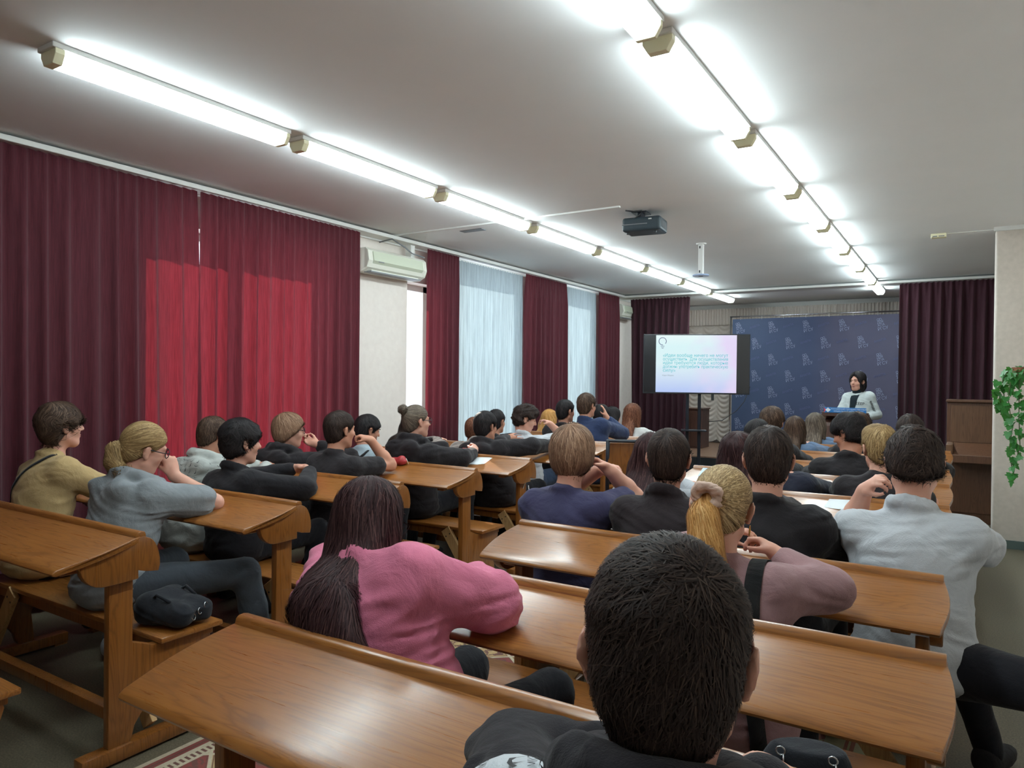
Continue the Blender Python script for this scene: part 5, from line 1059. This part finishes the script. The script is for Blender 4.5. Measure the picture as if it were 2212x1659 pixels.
for vn in vines:
    MB().tube(vn, 0.0035, 6).obj('stem', 'stem', iv, smooth=True)
    pts = [Vector(p) for p in vn]
    for a, b in zip(pts[:-1], pts[1:]):
        n = max(2, int((b - a).length / 0.026))
        for k in range(n):
            if rg.random() < 0.22 and a.z < -0.3: continue
            p = a.lerp(b, (k + rg.random()) / n); o = bpy.data.objects.new('leaf', lm); COL.objects.link(o); o.parent = iv; sc = rg.uniform(0.045, 0.075)
            o.location = p + Vector((rg.uniform(-0.03, 0.02), rg.uniform(-0.03, 0.02), rg.uniform(-0.02, 0.02))); o.scale = (sc, sc, sc); o.rotation_euler = (rg.uniform(-2.5, -1.3), rg.uniform(-0.6, 0.6), rg.uniform(-1.4, 1.0))
tag(iv, 'green trailing ivy hanging in front of the right pillar', 'plant')
# ================================================================ details on the people
def patch(p, corners, nu, nv, mat, name, off=0.004, fld='ft'):
    c00, c10, c11, c01 = [np.asarray(c, float) for c in corners]; u, v = np.meshgrid(np.linspace(0, 1, nu + 1), np.linspace(0, 1, nv + 1)); u = u.ravel()[:, None]; v = v.ravel()[:, None]
    P = c00 * (1 - u) * (1 - v) + c10 * u * (1 - v) + c11 * u * v + c01 * (1 - u) * v; f = p[fld]; P = f.snap(P, off); i, j = np.meshgrid(np.arange(nu), np.arange(nv)); q = (j * (nu + 1) + i).ravel()
    F = np.stack([q, q + 1, q + nu + 2, q + nu + 1], 1); N = f.grad(P); n = len(P); V = np.concatenate([P, P - N * (off + 0.004)])
    return new_obj(name, np_mesh(name, V - p['base'], np.concatenate([F, F[:, ::-1] + n])), mat, p['o'])
def snap_text(p, s, size, origin, xdir, zdir, mat, name, off=0.006, align='CENTER', flat=False):
    me = text_mesh(s, size, align=align); co = np.zeros(len(me.vertices) * 3); me.vertices.foreach_get('co', co); co = co.reshape(-1, 3)
    P = np.asarray(origin)[None, :] + np.outer(co[:, 0], unit(xdir)) + np.outer(co[:, 1], unit(zdir)); 
    if flat:      # lies flat on the cloth, just clear of its folds
        O = p['ft'].snap(np.asarray(origin, float)[None, :], 0.0, 12); N = p['ft'].grad(O)[0]; x_ = unit(unit(xdir) - N * (unit(xdir) @ N)); z_ = unit(unit(zdir) - N * (unit(zdir) @ N) - x_ * (unit(zdir) @ x_))
        P = O + np.outer(co[:, 0], x_) + np.outer(co[:, 1], z_); k = 0.0
        while k < 0.03 and (p['ft'].sample(P + N * k) < 0.002).any(): k += 0.002
        P = P + N * k
    else: P = p['ft'].snap(P, off)
    me.vertices.foreach_set('co', (P - p['base']).ravel()); me.update(); return new_obj(name, me, mat, p['o'])
TICK = [(-0.5, 0.10), (-0.36, -0.06), (-0.12, -0.10), (0.6, 0.22), (0.0, 0.02), (-0.22, -0.01), (-0.36, 0.06), (-0.40, 0.16)]
def ticks(p, spots, size, xdir, zdir, mat, name, off=0.005, rot_=None):
    V = []; F = []
    for k, c in enumerate(spots):
        a = 0 if rot_ is None else rot_[k]; ca, sa = math.cos(a), math.sin(a)
        for x, y in TICK: V.append(np.asarray(c) + unit(xdir) * (x * ca - y * sa) * size + unit(zdir) * (x * sa + y * ca) * size)
        b = 8 * k; F += [(b, b + 1, b + 6, b + 7), (b + 1, b + 2, b + 5, b + 6), (b + 2, b + 3, b + 4, b + 5)]
    P = p['ft'].snap(np.array(V), off); return new_obj(name, np_mesh(name, P - p['base'], np.array(F)), mat, p['o'])
M['inkblack'] = plain('ink_black', srgb(30, 30, 34), 0.7); M['panelwhite'] = cmat('panelwhite', (214, 220, 226)); M['strapblack'] = cmat('strapblack', (34, 34, 36)); M['scrunchie'] = cmat('scrunchie', (214, 184, 168))
p = PP[1]; strap(p, [p['Nk'] + np.array(a) for a in ((0.075, 0.03, 0.0), (0.055, -0.06, 0.01), (-0.01, -0.12, -0.06), (-0.06, -0.13, -0.15), (-0.10, -0.13, -0.25), (-0.125, -0.12, -0.34))], 0.016, 'strapblack', 'bag_strap')
p = PP[7]; strap(p, [p['Nk'] + np.array(a) for a in ((0.10, 0.03, -0.02), (0.06, -0.08, -0.02), (0.0, -0.16, -0.12), (-0.06, -0.18, -0.24))], 0.02, 'strapblack', 'bag_strap')
p = PP[20]; strap(p, [p['sh'][1] + np.array(a) for a in ((-0.03, 0.07, 0.04), (-0.035, 0.0, 0.09), (-0.03, -0.10, 0.03), (-0.015, -0.17, -0.10), (0.0, -0.18, -0.22), (0.01, -0.17, -0.36))], 0.042, 'strapblack', 'bag_strap')
tie = p['T']((-0.03, -0.118, 0.012)); sq_ = []
for a_, rr, tl in ((0, 0.030, (0.2, -1, 0.1)), (1, 0.027, (-0.2, -1, 0.4)), (2, 0.031, (0.0, -0.9, -0.3))):
    n_ = unit(p['Rb'] @ np.array(tl)); u_ = unit(np.cross(n_, (0, 0, 1.0))); w_ = np.cross(n_, u_); c_ = tie + np.array((0, -0.008 * a_, 0.004 * a_))
    pt_ = [c_ + u_ * rr * math.cos(g) + w_ * rr * math.sin(g) for g in np.linspace(0, 2 * math.pi, 13)]; sq_ += chain(pt_, [0.0115 + 0.003 * ((k * 5) % 3 - 1) for k in range(13)], 0.006)
f5 = Field(sq_, 0.0035, wrinkle(0.0035, 6.5, 2)); V, F = f5.mesh(); new_obj('scrunchie', np_mesh('scrunchie', V - p['base'], F), 'scrunchie', p['o'])
for sx in (-1, 1): MB().ring(tuple(p['T']((0.090 * sx, -0.006, -0.060)) - p['base']), 0.0135, 0.0016, tuple(p['Rh'][:, 0]), 22, 6).obj('hoop_earring', 'gold', p['o'], smooth=True)
p = PP[3]; rg2 = np.random.RandomState(3); bk = [p['back'](0.97 - 0.07 * r_, 0.0, -0.19 + 0.038 * k) + rg2.uniform(-0.004, 0.004, 3) for r_ in range(7) for k in range(11)]
ticks(p, bk, 0.030, p['Rb'][:, 0], (0, 0, 1), 'inkblack', 'printed_ticks', 0.008, rg2.choice([-0.2, 0.15, 1.2], len(bk)))
p = PP[18]; L_, E_ = p['sh'][-1], p['arms'][-1]['e']; ad = unit(E_ - L_); lat = unit(np.cross(ad, (0, 0, 1.0))); up_ = np.cross(lat, ad)
if up_[2] < 0: up_ = -up_
a0, a1 = L_ - ad * 0.060, L_ + ad * 0.065
patch(p, (a0 + lat * 0.07 + up_ * 0.03, a0 - lat * 0.07 + up_ * 0.03, a1 - lat * 0.07 + up_ * 0.03, a1 + lat * 0.07 + up_ * 0.03), 20, 10, 'panelwhite', 'shoulder_panel', 0.004)
ctr = [L_ + ad * 0.005 + up_ * 0.07 + lat * (0.045 * k) for k in (-1, 0, 1)]
ticks(p, ctr, 0.045, up_ * 0 + ad, lat, 'inkblack', 'panel_marks', 0.009, [0.3, 0.3, 0.3])
for k in (-1, 0, 1): snap_text(p, 'NIKE', 0.014, L_ - ad * 0.001 + up_ * 0.07 + lat * (0.045 * k + 0.010), ad, lat, 'inkblack', 'panel_lettering', 0.0095)
# speaker: dark turtleneck in the V of the blazer, lapels, printed words
p = PP[36]; X_, Y_, Z_ = p['Rb'][:, 0], p['Rb'][:, 1], p['Rb'][:, 2]; fr_ = p['Nk'] + Y_ * 0.16; M['turtle'] = cmat('turtle', (34, 44, 50))
patch(p, (fr_ + X_ * 0.062 + Z_ * 0.05, fr_ - X_ * 0.062 + Z_ * 0.05, fr_ + X_ * 0.030 - Z_ * 0.34, fr_ + X_ * 0.052 - Z_ * 0.34), 8, 20, 'turtle', 'turtleneck', 0.004)
nk = [p['c'] + np.array((0, 0, -0.115)) - Y_ * 0.02, p['Nk'] + Z_ * 0.0]; f4 = Field([cap(nk[0], nk[1] + Y_ * 0.012, 0.062, 0.080)], 0.006); V, F = f4.mesh(); new_obj('collar', np_mesh('collar', V - p['base'], F), 'turtle', p['o'])
snap_text(p, 'KEEP', 0.050, fr_ - X_ * 0.070 - Z_ * 0.105, -X_, (0, 0, 1), 'inkblack', 'printed_word', flat=True)
e_, s_ = p['arms'][-1]['e'], p['sh'][-1]; dd = unit(s_ - e_); lat_ = unit(np.cross(Y_, dd)); bars = []
for k in range(15):      # dense unreadable print running down the sleeve
    c_ = s_ + (e_ - s_) * (0.22 + 0.042 * k) + Y_ * 0.07 - X_ * 0.02; wd_ = (0.016, 0.021, 0.013)[k % 3]
    bars += [c_ - lat_ * wd_ - dd * 0.0028, c_ + lat_ * wd_ - dd * 0.0028, c_ + lat_ * wd_ + dd * 0.0028, c_ - lat_ * wd_ + dd * 0.0028]
B_ = p['ft'].snap(np.array(bars), 0.005, 10); new_obj('sleeve_print', np_mesh('sleeve_print', B_ - p['base'], np.arange(60).reshape(15, 4)), 'inkblack', p['o'])
# ================================================================ loose things
def bag(loc, rz, size, label, soft=True):
    r_ = np.array(size); X0, Y0, h0 = r_ * np.array((0.62, 0.45, 1)); f = Field([cap((-X0, -Y0, h0), (X0, -Y0, h0 * 0.9), h0 * 0.95, h0 * 0.8, 0.04), cap((-X0, Y0, h0), (X0, Y0, h0 * 0.9), h0, h0 * 0.8, 0.04), cap((-X0, -Y0, h0), (-X0, Y0, h0), h0, h0, 0.04), pln((0, 0, 0.004), (0, 0, 1))], 0.006, wrinkle(0.005, 2.2, 4)); V, F = f.mesh()
    b = new_obj('bag', np_mesh('bag', V, F), cmat('bagblack', (38, 40, 46)), None, loc); b.rotation_euler = (0, 0, rz); tag(b, label, 'bag')
    for s_ in (-1, 1): MB().tube([(-0.6 * r_[0], s_ * r_[1] * 0.55, r_[2] * 1.6), (-0.2 * r_[0], s_ * r_[1] * 0.7, r_[2] * 2.15), (0.3 * r_[0], s_ * r_[1] * 0.6, r_[2] * 1.75)], 0.006).obj('handle', cmat('bagblack', (38, 40, 46)), b, smooth=True)
    for k in range(3): MB().ring((r_[0] * 0.92, -r_[1] * 0.2 + 0.03 * k, r_[2] * (0.8 + 0.25 * k)), 0.012, 0.002, (1, 0.3, 0.2), 12, 5).obj('buckle', 'steel', b, smooth=True)
    return b
bag((-2.615, 1.685, ZS), 0.15, (0.125, 0.10, 0.058), 'soft black bag with silver clips lying on the nearest left bench')
tb = empty('tote_bag', (-0.225, 1.375, ZS), 0.15); f = Field([ell((0, 0, 0.17), (0.10, 0.05, 0.20), None), ell((0, 0, 0.06), (0.105, 0.055, 0.10)), pln((0, 0, 0.003), (0, 0, 1)), pln((0, 0, 0.325), (0, 0, -1), 0.004)], 0.007, wrinkle(0.004, 1.4, 8)); V, F = f.mesh(); new_obj('pouch', np_mesh('pouch', V, F), cmat('bagblack', (38, 40, 46)), tb)
for x in (-0.045, 0.04):
    mb = MB()
    for k in range(7): mb.ring((x + 0.005 * (k % 2), -0.036 - 0.004 * k, 0.322 - 0.013 * k), 0.0075, 0.0017, (1, 0, 0) if k % 2 else (0, 1, 0), 12, 5)
    mb.obj('chain', 'steel', tb, smooth=True)
tag(tb, 'black bag with silver chains standing on the nearest right bench', 'bag')
M['paper'] = plain('paper', srgb(220, 226, 230), 0.7); M['paperblue'] = plain('paper_blue', srgb(190, 206, 214), 0.7); M['redthing'] = plain('red_plastic', srgb(170, 52, 56), 0.4); M['pinkedge'] = plain('pink_print', srgb(226, 150, 156), 0.7)
SL = math.atan((ZR - ZF) / DD)
def sheet(x, yr, dy, w_, d_, rz, label, mat='paper', n=1, edge=False):
    """a sheet or small stack lying on the slope of the desk whose ridge is at yr"""
    o = empty('paper_sheet', (x, yr + dy, ZR + dy * math.tan(SL) + 0.0015)); o.rotation_euler = (SL, 0, rz)
    for k in range(n): q = MB().box((-w_ / 2 + 0.006 * k, -d_ / 2 + 0.004 * k, 0.0012 * k), (w_ / 2 + 0.006 * k, d_ / 2 + 0.004 * k, 0.0012 * k + 0.001)).obj('sheet', mat, o); q.rotation_euler = (0, 0, 0.05 * k)
    if edge:
        for a, b in (((-w_ / 2, -d_ / 2), (w_ / 2, -d_ / 2 + 0.012)), ((-w_ / 2, d_ / 2 - 0.012), (w_ / 2, d_ / 2))): MB().box((a[0] + 0.02, a[1] + 0.01, 0.0012 * n), (b[0], b[1] + 0.01, 0.0012 * n + 0.0006)).obj('printed_border', 'pinkedge', o)
    tag(o, label, 'paper'); return o
sheet(-1.33, 4.72, -0.09, 0.22, 0.16, 0.1, 'blue white sheets with pink borders on the sixth right desk', 'paperblue', 3, True)
sheet(-1.16, 3.91, -0.15, 0.42, 0.24, 0.05, 'spread grey newspaper on the fifth right desk beside the faded haircut', 'paperblue', 2)
sheet(-0.50, 3.91, -0.09, 0.20, 0.14, -0.2, 'white sheet on the fifth right desk next to the black sweater shoulder', 'paper')
sheet(-2.98, 4.41, -0.13, 0.21, 0.15, 0.3, 'sunlit white sheets under the hand of the bun wearer', 'paper', 3)
pc = empty('pencil_case', (-3.22, 3.66, ZR - 0.008 + 0.001)); pc.rotation_euler = (SL, 0, 0.15); f = Field([ell((0, 0, 0.022), (0.085, 0.03, 0.024)), ell((0.05, 0, 0.034), (0.03, 0.028, 0.03)), pln((0, 0, 0.002), (0, 0, 1))], 0.005, wrinkle(0.004, 2.5, 3)); V, F = f.mesh(); new_obj('pouch', np_mesh('pouch', V, F), 'redthing', pc)
for sx in (-1, 1): MB().tube([(sx * 0.07, 0, 0.03), (sx * 0.095, -0.01, 0.05), (sx * 0.11, -0.01, 0.01)], 0.0022).obj('cord', 'white', pc, smooth=True)
tag(pc, 'dark red pouch with pale cords on the ridge of the reflecting left desk', 'pouch')
rb = empty('plastic_bag', (-3.14, 4.30, ZR - 0.11 * math.tan(SL) + 0.001)); rb.rotation_euler = (SL, 0, 0); f = Field([ell((0, 0, 0.03), (0.075, 0.05, 0.032)), ell((0.03, 0.0, 0.055), (0.05, 0.035, 0.03)), pln((0, 0, 0.002), (0, 0, 1))], 0.005, wrinkle(0.006, 3, 6)); V, F = f.mesh(); new_obj('wrapper', np_mesh('wrapper', V, F), plain('red_wrapper', srgb(214, 110, 100), 0.25), rb)
tag(rb, 'crumpled red and white wrapper catching sunlight on a left desk', 'wrapper')
o = MB().tube([(-2.615, 4.36, 0.66), (-2.64, 4.34, 0.58), (-2.655, 4.33, 0.51), (-2.62, 4.31, 0.475), (-2.585, 4.32, 0.51), (-2.58, 4.35, 0.58), (-2.60, 4.37, 0.63)], 0.0028).obj('earphone_cord', 'white', smooth=True); tag(o, 'thin white earphone cord looping round a left desk post', 'cord')
# black framed chair in the aisle
ch = empty('chair', (-2.06, 4.98, 0), math.radians(25)); M['chairwood'] = M['desk_side']
for sx in (-0.19, 0.19):
    MB().tube([(sx, 0.20, 0.0), (sx, 0.18, 0.44), (sx, 0.10, 0.47)], 0.012, 8).obj('leg', 'blackmetal', ch, smooth=True)
    MB().tube([(sx, -0.20, 0.0), (sx, -0.17, 0.45), (sx, -0.20, 0.70), (sx, -0.27, 0.96)], 0.014, 8).obj('leg', 'blackmetal', ch, smooth=True)
MB().box((-0.2, -0.18, 0.45), (0.2, 0.20, 0.47), 0.006).obj('seat', 'chairwood', ch)
b_ = MB().box((-0.19, -0.245, 0.70), (0.19, -0.225, 0.94), 0.005).obj('backrest', 'chairwood', ch)
MB().tube([(-0.19, -0.27, 0.955), (0.19, -0.27, 0.955)], 0.012, 8).obj('top_rail', 'blackmetal', ch); tag(ch, 'chair with black metal frame and brown back in the aisle', 'chair')
